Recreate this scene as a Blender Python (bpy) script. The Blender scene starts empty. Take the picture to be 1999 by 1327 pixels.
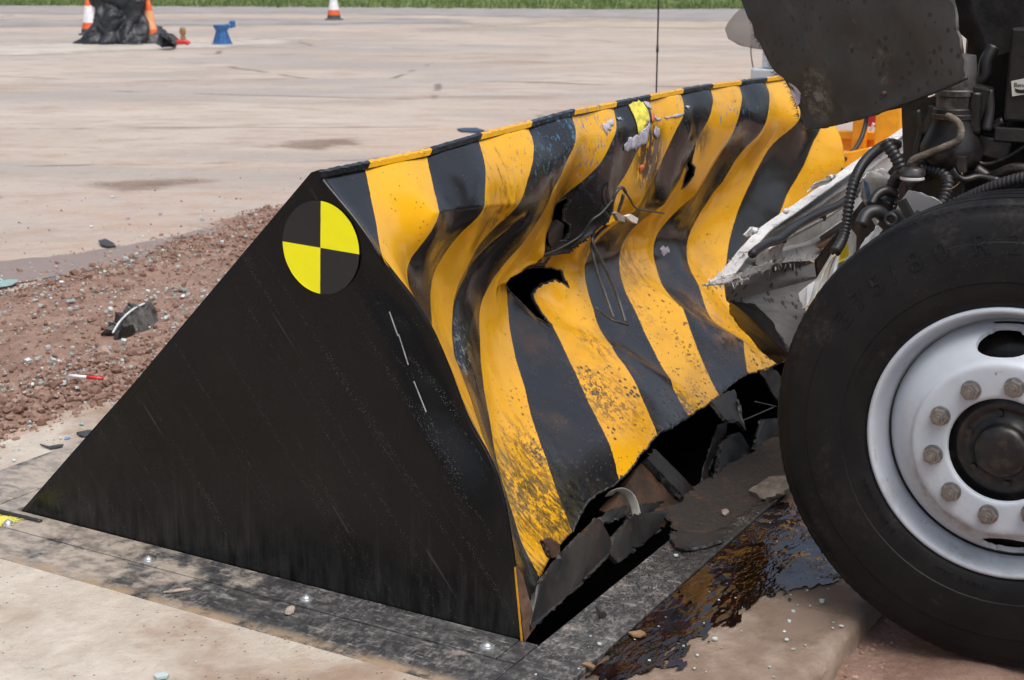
import bpy, bmesh, math, random
import numpy as np
from mathutils import Vector, Matrix, noise as mnoise
R = math.radians
scene = bpy.context.scene
COL = scene.collection

# ------------------------------------------------------------------ camera
cam_data = bpy.data.cameras.new('camera')
cam = bpy.data.objects.new('camera', cam_data)
COL.objects.link(cam)
CAM = (-2.6543, -1.5077, 1.5)
cam.location = CAM
cam_data.sensor_width = 36.0
cam_data.lens = 36.0 * 2870.0 / 1999.0
cam_data.clip_start = 0.05
cam_data.clip_end = 900
PITCH = math.atan((663.5 + 80.0) / 2870.0)
# forward is 30 degrees to the left of world +X, pitched down
cam.rotation_euler = (R(90) - PITCH, 0, R(30 - 90))
cam_data.dof.use_dof = True
cam_data.dof.focus_distance = 3.45
cam_data.dof.aperture_fstop = 9.0
scene.camera = cam

# ------------------------------------------------------------------ sky, sun, exposure
SUN_EL, SUN_AZ = 66.0, 238.0
world = bpy.data.worlds.new('World')
scene.world = world
world.use_nodes = True
wn = world.node_tree
wn.nodes.clear()
sky = wn.nodes.new('ShaderNodeTexSky')
sky.sky_type = 'NISHITA'
sky.sun_disc = False
sky.sun_elevation = R(SUN_EL)
sky.sun_rotation = R(90.0 - SUN_AZ)
sky.air_density = 1.0
sky.dust_density = 6.0
sky.ozone_density = 1.0
hs = wn.nodes.new('ShaderNodeHueSaturation')
hs.inputs['Saturation'].default_value = 0.75
bg = wn.nodes.new('ShaderNodeBackground')
bg.inputs['Strength'].default_value = 0.125
wo = wn.nodes.new('ShaderNodeOutputWorld')
wn.links.new(sky.outputs[0], hs.inputs['Color'])
wn.links.new(hs.outputs[0], bg.inputs['Color'])
wn.links.new(bg.outputs[0], wo.inputs['Surface'])
sun_data = bpy.data.lights.new('sun', 'SUN')
sun_data.energy = 1.5
sun_data.angle = R(48)
sun_data.color = (1.0, 0.985, 0.96)
sun = bpy.data.objects.new('sun', sun_data)
COL.objects.link(sun)
sd = Vector((math.cos(R(SUN_EL)) * math.cos(R(SUN_AZ)), math.cos(R(SUN_EL)) * math.sin(R(SUN_AZ)), math.sin(R(SUN_EL))))
sun.rotation_euler = sd.to_track_quat('Z', 'Y').to_euler()
scene.view_settings.view_transform = 'Standard'
scene.view_settings.look = 'None'
scene.view_settings.exposure = 0.36
scene.view_settings.gamma = 1.0
scene.cycles.max_bounces = 4
scene.cycles.use_denoising = True
scene.cycles.use_adaptive_sampling = True
scene.cycles.adaptive_threshold = 0.02
scene.cycles.transparent_max_bounces = 6

# ------------------------------------------------------------------ helpers
def tag(o, label=None, cat=None, group=None, kind=None):
    if label: o['label'] = label
    if cat: o['category'] = cat
    if group: o['group'] = group
    if kind: o['kind'] = kind
    return o

def empty(name, loc=(0, 0, 0), parent=None):
    o = bpy.data.objects.new(name, None)
    o.empty_display_size = 0.1
    o.location = loc
    COL.objects.link(o)
    if parent: put(o, parent)
    return o

def wloc(o):
    m = Vector(o.location)
    while o.parent:
        o = o.parent
        m = m + Vector(o.location)
    return m

def put(o, parent):
    """parent an object that was built in world coordinates (parents are never rotated)"""
    o.parent = parent
    o.location = Vector(o.location) - wloc(parent)

def obj(name, verts, faces, mat, parent=None, smooth=True, mats=None, fm=None):
    me = bpy.data.meshes.new(name)
    me.from_pydata([tuple(v) for v in verts], [], faces)
    return obj_me(name, me, mat, parent, smooth, mats, fm)

def obj_me(name, me, mat, parent=None, smooth=True, mats=None, fm=None):
    if mats:
        for m in mats: me.materials.append(m)
        if fm is not None: me.polygons.foreach_set('material_index', fm)
    elif mat: me.materials.append(mat)
    if smooth: me.polygons.foreach_set('use_smooth', [True] * len(me.polygons))
    me.update()
    o = bpy.data.objects.new(name, me)
    COL.objects.link(o)
    if parent: put(o, parent)
    return o

def from_bm(name, bm, mat, parent=None, smooth=False, **k):
    bmesh.ops.recalc_face_normals(bm, faces=bm.faces)
    me = bpy.data.meshes.new(name)
    bm.to_mesh(me); bm.free()
    return obj_me(name, me, mat, parent, smooth, **k)

def solid(o, t, off=-1.0):
    m = o.modifiers.new('thickness', 'SOLIDIFY'); m.thickness = t; m.offset = off; m.use_even_offset = False
    return o

def bevel(o, w, seg=2):
    m = o.modifiers.new('bevel', 'BEVEL'); m.width = w; m.segments = seg; m.limit_method = 'ANGLE'; m.angle_limit = R(40)
    return o

def box_bm(bm, c, s, rot=None):
    r = bmesh.ops.create_cube(bm, size=1.0)
    M = Matrix.Translation(c) @ (rot.to_4x4() if rot else Matrix.Identity(4)) @ Matrix.Diagonal((s[0], s[1], s[2], 1))
    bmesh.ops.transform(bm, matrix=M, verts=r['verts'])
    return r['verts']

def box(name, x0, x1, y0, y1, z0, z1, mat, parent=None, bev=0.0):
    bm = bmesh.new()
    box_bm(bm, ((x0 + x1) / 2, (y0 + y1) / 2, (z0 + z1) / 2), (x1 - x0, y1 - y0, z1 - z0))
    o = from_bm(name, bm, mat, parent)
    if bev: bevel(o, bev)
    return o

def smooth_path(pts, n=8):
    """Catmull-Rom through the points"""
    P = [Vector(p) for p in pts]
    P = [P[0] * 2 - P[1]] + P + [P[-1] * 2 - P[-2]]
    out = []
    for i in range(1, len(P) - 2):
        a, b, c, d = P[i - 1:i + 3]
        for k in range(n):
            t = k / n
            out.append(0.5 * ((2 * b) + (c - a) * t + (2 * a - 5 * b + 4 * c - d) * t * t + (3 * b - a - 3 * c + d) * t ** 3))
    out.append(P[-2])
    return out

def tube(name, pts, r, mat, parent=None, n=8, sides=10, ribs=0.0, caps=True, prof=None, pitch=0.011):
    path = smooth_path(pts, n) if n > 1 else [Vector(p) for p in pts]
    if ribs:
        # resample evenly so that the corrugation has one pitch
        L = [0.0]
        for a, b in zip(path, path[1:]): L.append(L[-1] + (b - a).length)
        m = max(8, int(L[-1] / (pitch / 4)))
        res, j = [], 0
        for k in range(m + 1):
            s = L[-1] * k / m
            while j < len(L) - 2 and L[j + 1] < s: j += 1
            t = (s - L[j]) / max(1e-9, L[j + 1] - L[j])
            res.append(path[j].lerp(path[j + 1], min(1, t)))
        path = res
    verts, faces = [], []
    up = Vector((0.13, 0.21, 0.97))
    for i, p in enumerate(path):
        t = (path[min(i + 1, len(path) - 1)] - path[max(i - 1, 0)]).normalized()
        a = t.cross(up)
        if a.length < 1e-3: a = t.cross(Vector((1, 0, 0)))
        a.normalize(); b = t.cross(a).normalized(); up = b * -1 if b.dot(up) < 0 else b
        rr = r if not callable(r) else r(i / (len(path) - 1))
        if ribs: rr *= (1.0 + ribs * (0, 1, 1, 0)[i % 4] - ribs * .5)
        for k in range(sides):
            an = 2 * math.pi * k / sides
            if prof: verts.append(p + a * prof[0] * math.cos(an) + b * prof[1] * math.sin(an))
            else: verts.append(p + a * rr * math.cos(an) + b * rr * math.sin(an))
        if i:
            o = (i - 1) * sides
            for k in range(sides):
                faces.append((o + k, o + (k + 1) % sides, o + sides + (k + 1) % sides, o + sides + k))
    if caps:
        faces.append(tuple(range(sides))[::-1])
        faces.append(tuple(len(verts) - sides + k for k in range(sides)))
    return obj(name, verts, faces, mat, parent)

def lathe_x(name, prof, c, mat, parent=None, seg=96, mats=None, pm=None, smooth=True):
    """profile of (x, r) turned about the X axis through c"""
    verts, faces, fm = [], [], []
    n = len(prof)
    for k in range(seg):
        an = 2 * math.pi * k / seg
        for (x, r) in prof:
            verts.append((c[0] + x, c[1] + r * math.cos(an), c[2] + r * math.sin(an)))
    for k in range(seg):
        k2 = (k + 1) % seg
        for i in range(n - 1):
            faces.append((k * n + i, k * n + i + 1, k2 * n + i + 1, k2 * n + i))
            if pm: fm.append(pm[i])
    return obj(name, verts, faces, mat, parent, smooth, mats, fm if pm else None)

def jitter_poly(pts, amp, rnd, step=0.012):
    """subdivide the outline and push points about for a torn edge"""
    out = []
    n = len(pts)
    for i in range(n):
        a, b = Vector(pts[i]), Vector(pts[(i + 1) % n])
        m = max(1, int((b - a).length / step))
        for k in range(m):
            p = a.lerp(b, k / m)
            out.append(p + Vector((rnd.uniform(-1, 1), rnd.uniform(-1, 1), rnd.uniform(-1, 1))) * amp)
    return out

def plate(name, pts, t, mat, parent=None, torn=0.0, bend=0.0, seed=1, step=0.012, cell=0.03, smooth=True, rim=None):
    """a sheet with outline pts (world), filled with a fine triangulation, crumpled by noise and given thickness"""
    rnd = random.Random(seed)
    P = jitter_poly(pts, torn, rnd, step)
    c = sum(P, Vector()) / len(P)
    nrm = Vector()
    for i in range(len(P)):
        a, b = P[i] - c, P[(i + 1) % len(P)] - c
        nrm += a.cross(b)
    nrm.normalize()
    bm = bmesh.new()
    vs = [bm.verts.new(p) for p in P]
    f = bm.faces.new(vs)
    bmesh.ops.triangulate(bm, faces=[f], ngon_method='EAR_CLIP')
    for _ in range(6):
        lng = [e for e in bm.edges if e.calc_length() > cell]
        if not lng: break
        bmesh.ops.subdivide_edges(bm, edges=lng, cuts=1)
        bmesh.ops.triangulate(bm, faces=bm.faces[:])
    if bend:
        for v in bm.verts:
            q = v.co * 4.0 + Vector((seed * 3.1, 0, 0))
            v.co += nrm * bend * (mnoise.noise(q) + .4 * mnoise.noise(q * 3))
    o = from_bm(name, bm, mat, parent, smooth)
    solid(o, t, 0.0)
    if rim is None and mat is MATS['dark_steel']: rim = MATS['edge_metal']
    if rim:
        o.data.materials.append(rim); o.modifiers['thickness'].material_offset_rim = 1
    if smooth:
        m = o.modifiers.new('split', 'EDGE_SPLIT'); m.split_angle = R(35)
    return o

# ------------------------------------------------------------------ material helpers
class NT:
    def __init__(s, name):
        s.m = bpy.data.materials.new(name); s.m.use_nodes = True
        s.t = s.m.node_tree; s.b = s.t.nodes['Principled BSDF']
        s.tc = s.t.nodes.new('ShaderNodeTexCoord').outputs['Object']
        s.geo = None
    def n(s, typ, **kw):
        nd = s.t.nodes.new(typ)
        for k, v in kw.items(): setattr(nd, k, v)
        return nd
    def set(s, sock, v):
        if isinstance(v, bpy.types.NodeSocket): s.t.links.new(v, sock)
        elif isinstance(v, tuple) and len(v) == 3 and sock.type == 'RGBA': sock.default_value = (*v, 1)
        else: sock.default_value = v
    def pos(s):
        if not s.geo: s.geo = s.n('ShaderNodeNewGeometry')
        return s.geo.outputs['Position']
    def map(s, vec, scale=(1, 1, 1), loc=(0, 0, 0), rot=(0, 0, 0)):
        d = s.n('ShaderNodeMapping'); s.set(d.inputs[0], vec); d.inputs[1].default_value = loc
        d.inputs[2].default_value = rot; d.inputs[3].default_value = scale
        return d.outputs[0]
    def noise(s, scale, detail=4, rough=.55, vec=None, dist=0.0, col=False):
        d = s.n('ShaderNodeTexNoise'); s.set(d.inputs['Vector'], vec if vec is not None else s.tc)
        d.inputs['Scale'].default_value = scale; d.inputs['Detail'].default_value = detail
        d.inputs['Roughness'].default_value = rough; d.inputs['Distortion'].default_value = dist
        return d.outputs['Color' if col else 'Fac']
    def vor(s, scale, vec=None, feat='F1', out='Distance', rnd=1.0):
        d = s.n('ShaderNodeTexVoronoi', feature=feat); s.set(d.inputs['Vector'], vec if vec is not None else s.tc)
        d.inputs['Scale'].default_value = scale; d.inputs['Randomness'].default_value = rnd
        return d.outputs[out]
    def ramp(s, fac, stops, interp='LINEAR'):
        d = s.n('ShaderNodeValToRGB'); s.set(d.inputs[0], fac); r = d.color_ramp; r.interpolation = interp
        while len(r.elements) < len(stops): r.elements.new(0.5)
        for e, (p, c) in zip(r.elements, stops):
            e.position = p; e.color = (c, c, c, 1) if not isinstance(c, tuple) else (*c, 1)
        return d.outputs[0]
    def math(s, op, a, b=0.0, clamp=False):
        d = s.n('ShaderNodeMath', operation=op, use_clamp=clamp); s.set(d.inputs[0], a); s.set(d.inputs[1], b)
        return d.outputs[0]
    def mix(s, f, a, b, bt='MIX'):
        d = s.n('ShaderNodeMix', data_type='RGBA', blend_type=bt); s.set(d.inputs[0], f); s.set(d.inputs[6], a); s.set(d.inputs[7], b)
        return d.outputs[2]
    def step(s, v, lo, hi):
        d = s.n('ShaderNodeMapRange', interpolation_type='SMOOTHSTEP'); s.set(d.inputs[0], v)
        d.inputs[1].default_value = lo; d.inputs[2].default_value = hi
        return d.outputs[0]
    def xyz(s, v):
        d = s.n('ShaderNodeSeparateXYZ'); s.set(d.inputs[0], v); return d.outputs
    def bump(s, h, strength=.3, dist=.01, prev=None):
        d = s.n('ShaderNodeBump'); s.set(d.inputs['Height'], h); d.inputs['Strength'].default_value = strength
        d.inputs['Distance'].default_value = dist
        if prev is not None: s.set(d.inputs['Normal'], prev)
        return d.outputs[0]
    def out(s, col=None, rough=None, nrm=None, metal=None, spec=None, alpha=None, trans=None, coat=None):
        for k, v in (('Base Color', col), ('Roughness', rough), ('Normal', nrm), ('Metallic', metal), ('Specular IOR Level', spec), ('Alpha', alpha), ('Transmission Weight', trans), ('Coat Weight', coat)):
            if v is not None: s.set(s.b.inputs[k], v)
        return s.m

MATS = {}
def material(f):
    MATS[f.__name__] = f(NT(f.__name__))
    return f

CS = [-0.856, -0.582, -0.341, -0.078, 0.163, 0.45, 0.7, 0.968, 1.229, 1.512, 1.797, 2.082, 2.357]

BLOBS = [((1.71, .49, .88), .05, .17, 26, .38, .47, .97, (.012, .010, .009)), ((1.22, .55, .78), .02, .10, 26, .44, .56, .85, (.014, .012, .010)), ((1.55, .60, .60), .02, .12, 26, .46, .58, .7, (.02, .015, .012)), ((.70, .46, .85), .02, .14, 26, .46, .60, .6, (.03, .022, .012)), ((.66, .50, .62), .01, .12, 26, .44, .56, .75, (.02, .017, .012)), ((1.25, .45, .36), .02, .12, 26, .48, .58, .6, (.03, .024, .02)),
         ((1.79, .59, .50), .03, .17, 14, .36, .62, .65, (.075, .045, .025)),
         ((1.62, .50, .40), .02, .14, 40, .50, .60, .6, (.05, .04, .04)),
         ((.516, .47, .52), .01, .13, 34, .52, .62, .55, (.26, .29, .26)),
         ((.45, .40, .46), .01, .10, 40, .52, .62, .55, (.30, .33, .32)),
         ((2.16, .50, .89), .01, .09, 12, .30, .55, .85, (.02, .017, .014)),
         ((1.39, .22, .17), .02, .14, 46, .44, .54, .8, (.03, .026, .022)),
         ((1.05, .30, .27), .02, .20, 60, .46, .56, .75, (.035, .03, .03)),
         ((.48, .20, .16), .08, .22, 30, .42, .55, .8, (.045, .04, .018)),
         ((2.03, .36, .27), .02, .20, 22, .40, .60, .5, (.42, .22, .10)),
         ((1.30, .50, .97), .03, .22, 34, .55, .60, .8, (.05, .18, .36)),
         ((1.10, .49, .97), .03, .22, 40, .56, .61, .7, (.06, .2, .36)),
         ((2.40, .48, .95), .02, .16, 40, .55, .60, .75, (.06, .19, .33)),
         ((.86, .48, .95), .03, .2, 48, .57, .62, .55, (.10, .18, .16))]

@material
def stripe_paint(k):
    p = k.pos(); o = k.xyz(p); X, Z = o[0], o[2]
    wob = k.math('MULTIPLY', k.math('SUBTRACT', k.noise(60, 3, vec=p), .5), .006)
    c = k.math('ADD', k.math('SUBTRACT', X, Z), wob)
    f = k.math('DIVIDE', k.math('ADD', c, 1.2), 4.0)
    stops, on = [(0.0, 0.0)], 1.0
    for v in CS:
        stops.append(((v + 1.2) / 4.0, on)); on = 1.0 - on
    yel = k.ramp(f, stops, 'CONSTANT')
    big = k.noise(3.0, 5, .6, vec=p)
    ycol = k.mix(k.step(big, .35, .7), (.80, .41, .010), (.70, .34, .006))
    col = k.mix(yel, k.mix(k.step(big, .4, .65), (.010, .011, .013), (.018, .0185, .020)), ycol)
    # dirt film, heavier in the lower half of the plate and to the right
    low = k.step(Z, .62, .18)
    # chips and oil spatter
    sp = k.vor(58, vec=k.map(p, (1, 1, 1)), out='Distance')
    spn = k.noise(9, 3, .6, vec=p)
    dens = k.math('MULTIPLY', k.math('ADD', k.math('MULTIPLY', low, .26), k.math('MULTIPLY', k.step(spn, .42, .7), .28)), k.xyz(k.vor(58, vec=p, out='Color'))[1])
    spat = k.math('LESS_THAN', sp, dens)
    sp2 = k.vor(125, vec=p, out='Distance')
    dens2 = k.math('MULTIPLY', k.step(k.noise(5.0, 4, .6, vec=k.map(p, loc=(3, 1, 7))), .42, .8), k.math('MULTIPLY', k.xyz(k.vor(125, vec=p, out='Color'))[0], k.math('ADD', .18, k.math('MULTIPLY', low, .75))))
    spat2 = k.math('LESS_THAN', sp2, dens2)
    spx = k.math('MULTIPLY', k.math('MAXIMUM', spat, spat2), k.step(k.math('ADD', X, k.math('MULTIPLY', low, .6)), .75, 1.35))
    few = k.math('MULTIPLY', k.math('LESS_THAN', k.vor(60, vec=k.map(p, loc=(9, 4, 2))), .13), k.math('GREATER_THAN', k.noise(14, 2, vec=p), .52))
    spx = k.math('MAXIMUM', spx, few)
    col = k.mix(k.math('MULTIPLY', spx, .92), col, (.022, .018, .015))
    # brown oil film
    film = k.math('MULTIPLY', k.step(k.noise(4.5, 6, .65, vec=k.map(p, loc=(5, 2, 1))), .50, .72), k.math('MULTIPLY', k.step(Z, .7, .35), .28))
    col = k.mix(film, col, (.16, .08, .025))
    # rubbed tyre marks on the lower left of the third yellow stripe
    rub = k.math('MULTIPLY', k.step(k.noise(22, 5, .7, vec=k.map(p, (3.0, 1, .55), rot=(0, R(-30), 0))), .46, .60), k.math('MULTIPLY', k.step(Z, .36, .22), k.step(X, .80, .6)))
    col = k.mix(k.math('MULTIPLY', rub, .75), col, (.045, .043, .03))
    # smudge black scrapes high up
    scr = k.math('MULTIPLY', k.step(k.noise(16, 6, .75, vec=k.map(p, (2.2, 1, .6))), .57, .68), k.step(k.vor(.9, vec=k.map(p, loc=(.1, 0, .2))), .35, .1))
    col = k.mix(k.math('MULTIPLY', scr, .8), col, (.02, .018, .016))
    # blue scuffs near the top edge
    bl = k.math('MULTIPLY', k.step(k.noise(30, 5, .7, vec=k.map(p, (1.3, 1, .5), loc=(2, 0, 3), rot=(0, R(20), 0))), .60, .645), k.math('MULTIPLY', k.step(Z, .80, .9), k.math('MULTIPLY', k.step(X, .85, 1.15), k.step(X, 3.0, 2.5))))
    bl = k.math('MULTIPLY', bl, k.step(k.noise(4, 3, vec=k.map(p, loc=(1, 8, 2))), .42, .58))
    col = k.mix(k.math('MULTIPLY', bl, .85), col, (.06, .19, .36))
    # local smears: soot, oil and scuffed rubber
    nA = k.noise(24, 5, .75, vec=k.map(p, (1.6, 1, .7), rot=(0, R(35), 0)))
    nB = k.noise(46, 4, .75, vec=k.map(p, (1.3, 1, .8), rot=(0, R(20), 0)))
    for (c, r0, r1, sc, lo, hi, am, cc) in BLOBS:
        dd = k.n('ShaderNodeVectorMath', operation='DISTANCE'); k.set(dd.inputs[0], p); dd.inputs[1].default_value = c
        bm_ = k.math('MULTIPLY', k.step(dd.outputs['Value'], r1, r0), k.step(nA if sc < 30 else nB, lo, hi))
        col = k.mix(k.math('MULTIPLY', bm_, am), col, cc)
    # grey-green scratches on black
    gs = k.math('MULTIPLY', k.step(k.noise(45, 4, .7, vec=k.map(p, (1.5, 1, .3))), .66, .72), k.step(k.noise(3, 2, vec=k.map(p, loc=(4, 4, 4))), .55, .65))
    col = k.mix(k.math('MULTIPLY', gs, .5), col, (.32, .34, .31))
    # fine worn specks of bare metal
    ws = k.math('MULTIPLY', k.math('LESS_THAN', k.vor(130, vec=k.map(p, loc=(6, 1, 3))), .10), k.math('GREATER_THAN', k.noise(20, 2, vec=p), .6))
    col = k.mix(k.math('MULTIPLY', ws, .6), col, (.35, .34, .33))
    ro = k.math('ADD', k.math('MULTIPLY', nA, .14), .12)
    ro = k.math('ADD', ro, k.math('MULTIPLY', spx, .25))
    grit = k.noise(160, 4, .7, vec=p)
    b = k.bump(grit, .05, .004)
    b = k.bump(k.noise(9, 3, .5, vec=p), .07, .02, b)
    b = k.bump(spx, .25, .002, b)
    return k.out(col, ro, b, spec=.85)

@material
def black_paint(k):
    p = k.pos(); o = k.xyz(p)
    st = k.noise(70, 4, .7, vec=k.map(p, (1, 3.2, .25), rot=(R(-20), 0, 0)))
    dust = k.math('MULTIPLY', k.math('LESS_THAN', k.vor(150, vec=p), .12), k.math('GREATER_THAN', k.noise(9, 3, vec=p), .5))
    low = k.step(o[2], .35, .02)
    drip = k.math('MULTIPLY', k.step(k.noise(40, 3, .6, vec=k.map(p, (1, 1, .06))), .56, .68), low)
    col = k.mix(k.math('MULTIPLY', k.step(st, .52, .75), .35), (.0028, .0030, .0036), (.0078, .0080, .0086))
    col = k.mix(k.math('MULTIPLY', drip, .30), col, (.05, .045, .036))
    col = k.mix(k.math('MULTIPLY', dust, .5), col, (.10, .09, .08))
    dl = k.map(p, (1, 1, 1), rot=(R(38), 0, 0))
    lines = k.step(k.noise(38, 3, .6, vec=k.map(dl, (1, 1.0, .03))), .56, .66)
    fleck = k.math('MULTIPLY', k.math('LESS_THAN', k.vor(260, vec=p), .22), lines)
    col = k.mix(k.math('MULTIPLY', fleck, .75), col, (.16, .15, .14))
    scr = k.math('MULTIPLY', k.math('MULTIPLY', k.step(k.noise(24, 2, .5, vec=k.map(dl, (1, 1.6, .05), loc=(0, 3, 0))), .68, .72), k.step(k.noise(7, 3, vec=p), .52, .6)), .35)
    col = k.mix(scr, col, (.10, .095, .09))
    foot = k.math('MULTIPLY', k.step(k.math('ADD', o[2], k.math('MULTIPLY', st, .10)), .26, .05), k.step(k.noise(20, 5, .7, vec=k.map(p, (1, 1.5, .3))), .30, .70))  # pale grey sheen and dust low on the plate, put into the colour
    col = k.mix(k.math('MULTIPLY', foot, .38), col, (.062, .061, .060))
    film = k.step(k.noise(2.6, 4, .6, vec=p), .45, .7)
    col = k.mix(k.math('MULTIPLY', film, .25), col, (.011, .0105, .0095))
    ro = k.math('ADD', k.math('MULTIPLY', k.noise(5, 5, .6, vec=p), .16), .21)
    b = k.bump(k.noise(220, 3, .7, vec=p), .06, .003)
    b = k.bump(k.noise(3.2, 3, .5, vec=p), .14, .1, b)
    return k.out(col, ro, b, spec=.26)

@material
def dark_steel(k):
    p = k.pos()
    n1 = k.noise(6, 6, .65, vec=p); n2 = k.noise(60, 5, .7, vec=p)
    col = k.mix(k.step(n1, .4, .65), (.014, .014, .0145), (.036, .033, .030))
    rust = k.math('MULTIPLY', k.step(k.noise(9, 6, .7, vec=k.map(p, loc=(2, 5, 1))), .56, .68), .6)
    col = k.mix(rust, col, (.12, .055, .025))
    col = k.mix(k.math('MULTIPLY', k.step(n2, .58, .72), .45), col, (.09, .085, .08))
    b = k.bump(n2, .35, .004)
    return k.out(col, k.math('ADD', k.math('MULTIPLY', n1, .4), .28), b)

@material
def rusty_steel(k):
    p = k.pos()
    n1 = k.noise(14, 6, .65, vec=p)
    col = k.mix(k.step(n1, .35, .65), (.045, .028, .02), (.10, .055, .032))
    sp = k.math('LESS_THAN', k.vor(60, vec=p), .22)
    col = k.mix(k.math('MULTIPLY', sp, .6), col, (.015, .012, .01))
    return k.out(col, .6, k.bump(k.noise(80, 4, vec=p), .3, .004))

@material
def torn_metal(k):
    p = k.pos()
    n = k.noise(50, 4, .7, vec=p)
    return k.out(k.mix(n, (.05, .05, .052), (.17, .17, .17)), .42, k.bump(n, .5, .005), metal=.7)

@material
def frame_steel(k):
    # black bolted steel plate with trodden-in pale dust and dried mud
    p = k.pos(); o = k.xyz(p)
    fine = k.noise(60, 6, .8, vec=k.map(p, (.8, 1.3, 1)))
    mid = k.noise(22, 6, .7, vec=k.map(p, (1.3, .7, 1), rot=(0, 0, R(15))))
    big = k.noise(3.2, 4, .6, vec=p)
    col = k.mix(k.step(mid, .42, .66), (.034, .034, .036), (.072, .072, .073))
    dusty = k.math('MULTIPLY', k.step(fine, .47, .62), k.step(k.math('ADD', big, k.math('MULTIPLY', mid, .5)), .55, .85))
    col = k.mix(k.math('MULTIPLY', dusty, .5), col, (.26, .25, .235))
    col = k.mix(k.math('MULTIPLY', k.step(k.noise(13, 6, .75, vec=k.map(p, (1.8, .8, 1), loc=(3, 3, 3))), .54, .70), .55), col, (.34, .325, .30))
    # dried mud, thicker towards the far left of the side strip and along the outer edge
    left = k.step(o[1], .55, 1.35)
    mud = k.math('MULTIPLY', k.step(k.math('ADD', k.math('MULTIPLY', k.noise(7, 6, .65, vec=k.map(p, loc=(1, 3, 0))), 1.0), k.math('MULTIPLY', left, .26)), .58, .72), k.step(fine, .2, .5))
    col = k.mix(k.math('MULTIPLY', mud, k.math('ADD', .45, k.math('MULTIPLY', k.step(mid, .35, .6), .5))), col, (.40, .345, .285))
    edge = k.math('MULTIPLY', k.step(o[0], -.215, -.255), k.step(k.noise(9, 5, .7, vec=p), .38, .55))
    col = k.mix(edge, col, (.30, .225, .15))
    front = k.math('MULTIPLY', k.step(o[1], -.035, -.07), k.step(o[0], .25, 1.1))
    wet = k.math('MULTIPLY', front, k.step(k.noise(8, 5, vec=p), .35, .5))
    col = k.mix(k.math('MULTIPLY', wet, .8), col, (.028, .023, .02))
    wsc = k.step(k.noise(30, 4, .7, vec=k.map(p, (3.2, .5, 1), rot=(0, 0, R(-28)))), .60, .68)
    col = k.mix(k.math('MULTIPLY', wsc, .5), col, (.40, .39, .375))
    b = k.bump(fine, .25, .003); b = k.bump(mid, .2, .006, b)
    return k.out(col, k.math('ADD', .42, k.math('MULTIPLY', dusty, .35)), b)

@material
def gritty_dirt(k):
    p = k.pos()
    n = k.noise(130, 5, .8, vec=p); v = k.vor(170, vec=p, out='Color')
    col = k.mix(k.step(n, .35, .7), (.02, .018, .016), (.09, .075, .06))
    col = k.mix(k.math('MULTIPLY', k.step(k.xyz(v)[0], .75, .9), .6), col, (.16, .13, .11))
    col = k.mix(k.math('MULTIPLY', k.step(k.noise(9, 5, .7, vec=p), .55, .65), .6), col, (.14, .065, .03))
    return k.out(col, .45, k.bump(n, .9, .01))

@material
def dirt_film(k):
    p = k.pos()
    n = k.noise(70, 6, .8, vec=p)
    col = k.mix(k.step(n, .35, .7), (.016, .014, .013), (.07, .058, .047))
    col = k.mix(k.math('MULTIPLY', k.step(k.noise(11, 5, .7, vec=p), .54, .64), .7), col, (.13, .06, .028))
    a = k.math('GREATER_THAN', k.math('ADD', k.math('MULTIPLY', k.math('SUBTRACT', k.noise(20, 6, .7, vec=p), .5), 1.2), k.n('ShaderNodeAttribute', attribute_name='mask').outputs['Fac']), .45)
    return k.out(col, .5, k.bump(n, .9, .012), alpha=a)

@material
def spray_mask(k):
    p = k.pos()
    a = k.math('GREATER_THAN', k.math('ADD', k.math('MULTIPLY', k.math('SUBTRACT', k.noise(140, 4, .7, vec=p), .5), 1.6), k.n('ShaderNodeAttribute', attribute_name='mask').outputs['Fac']), .62)
    return k.out((.62, .57, .09), .75, alpha=a)

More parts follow.
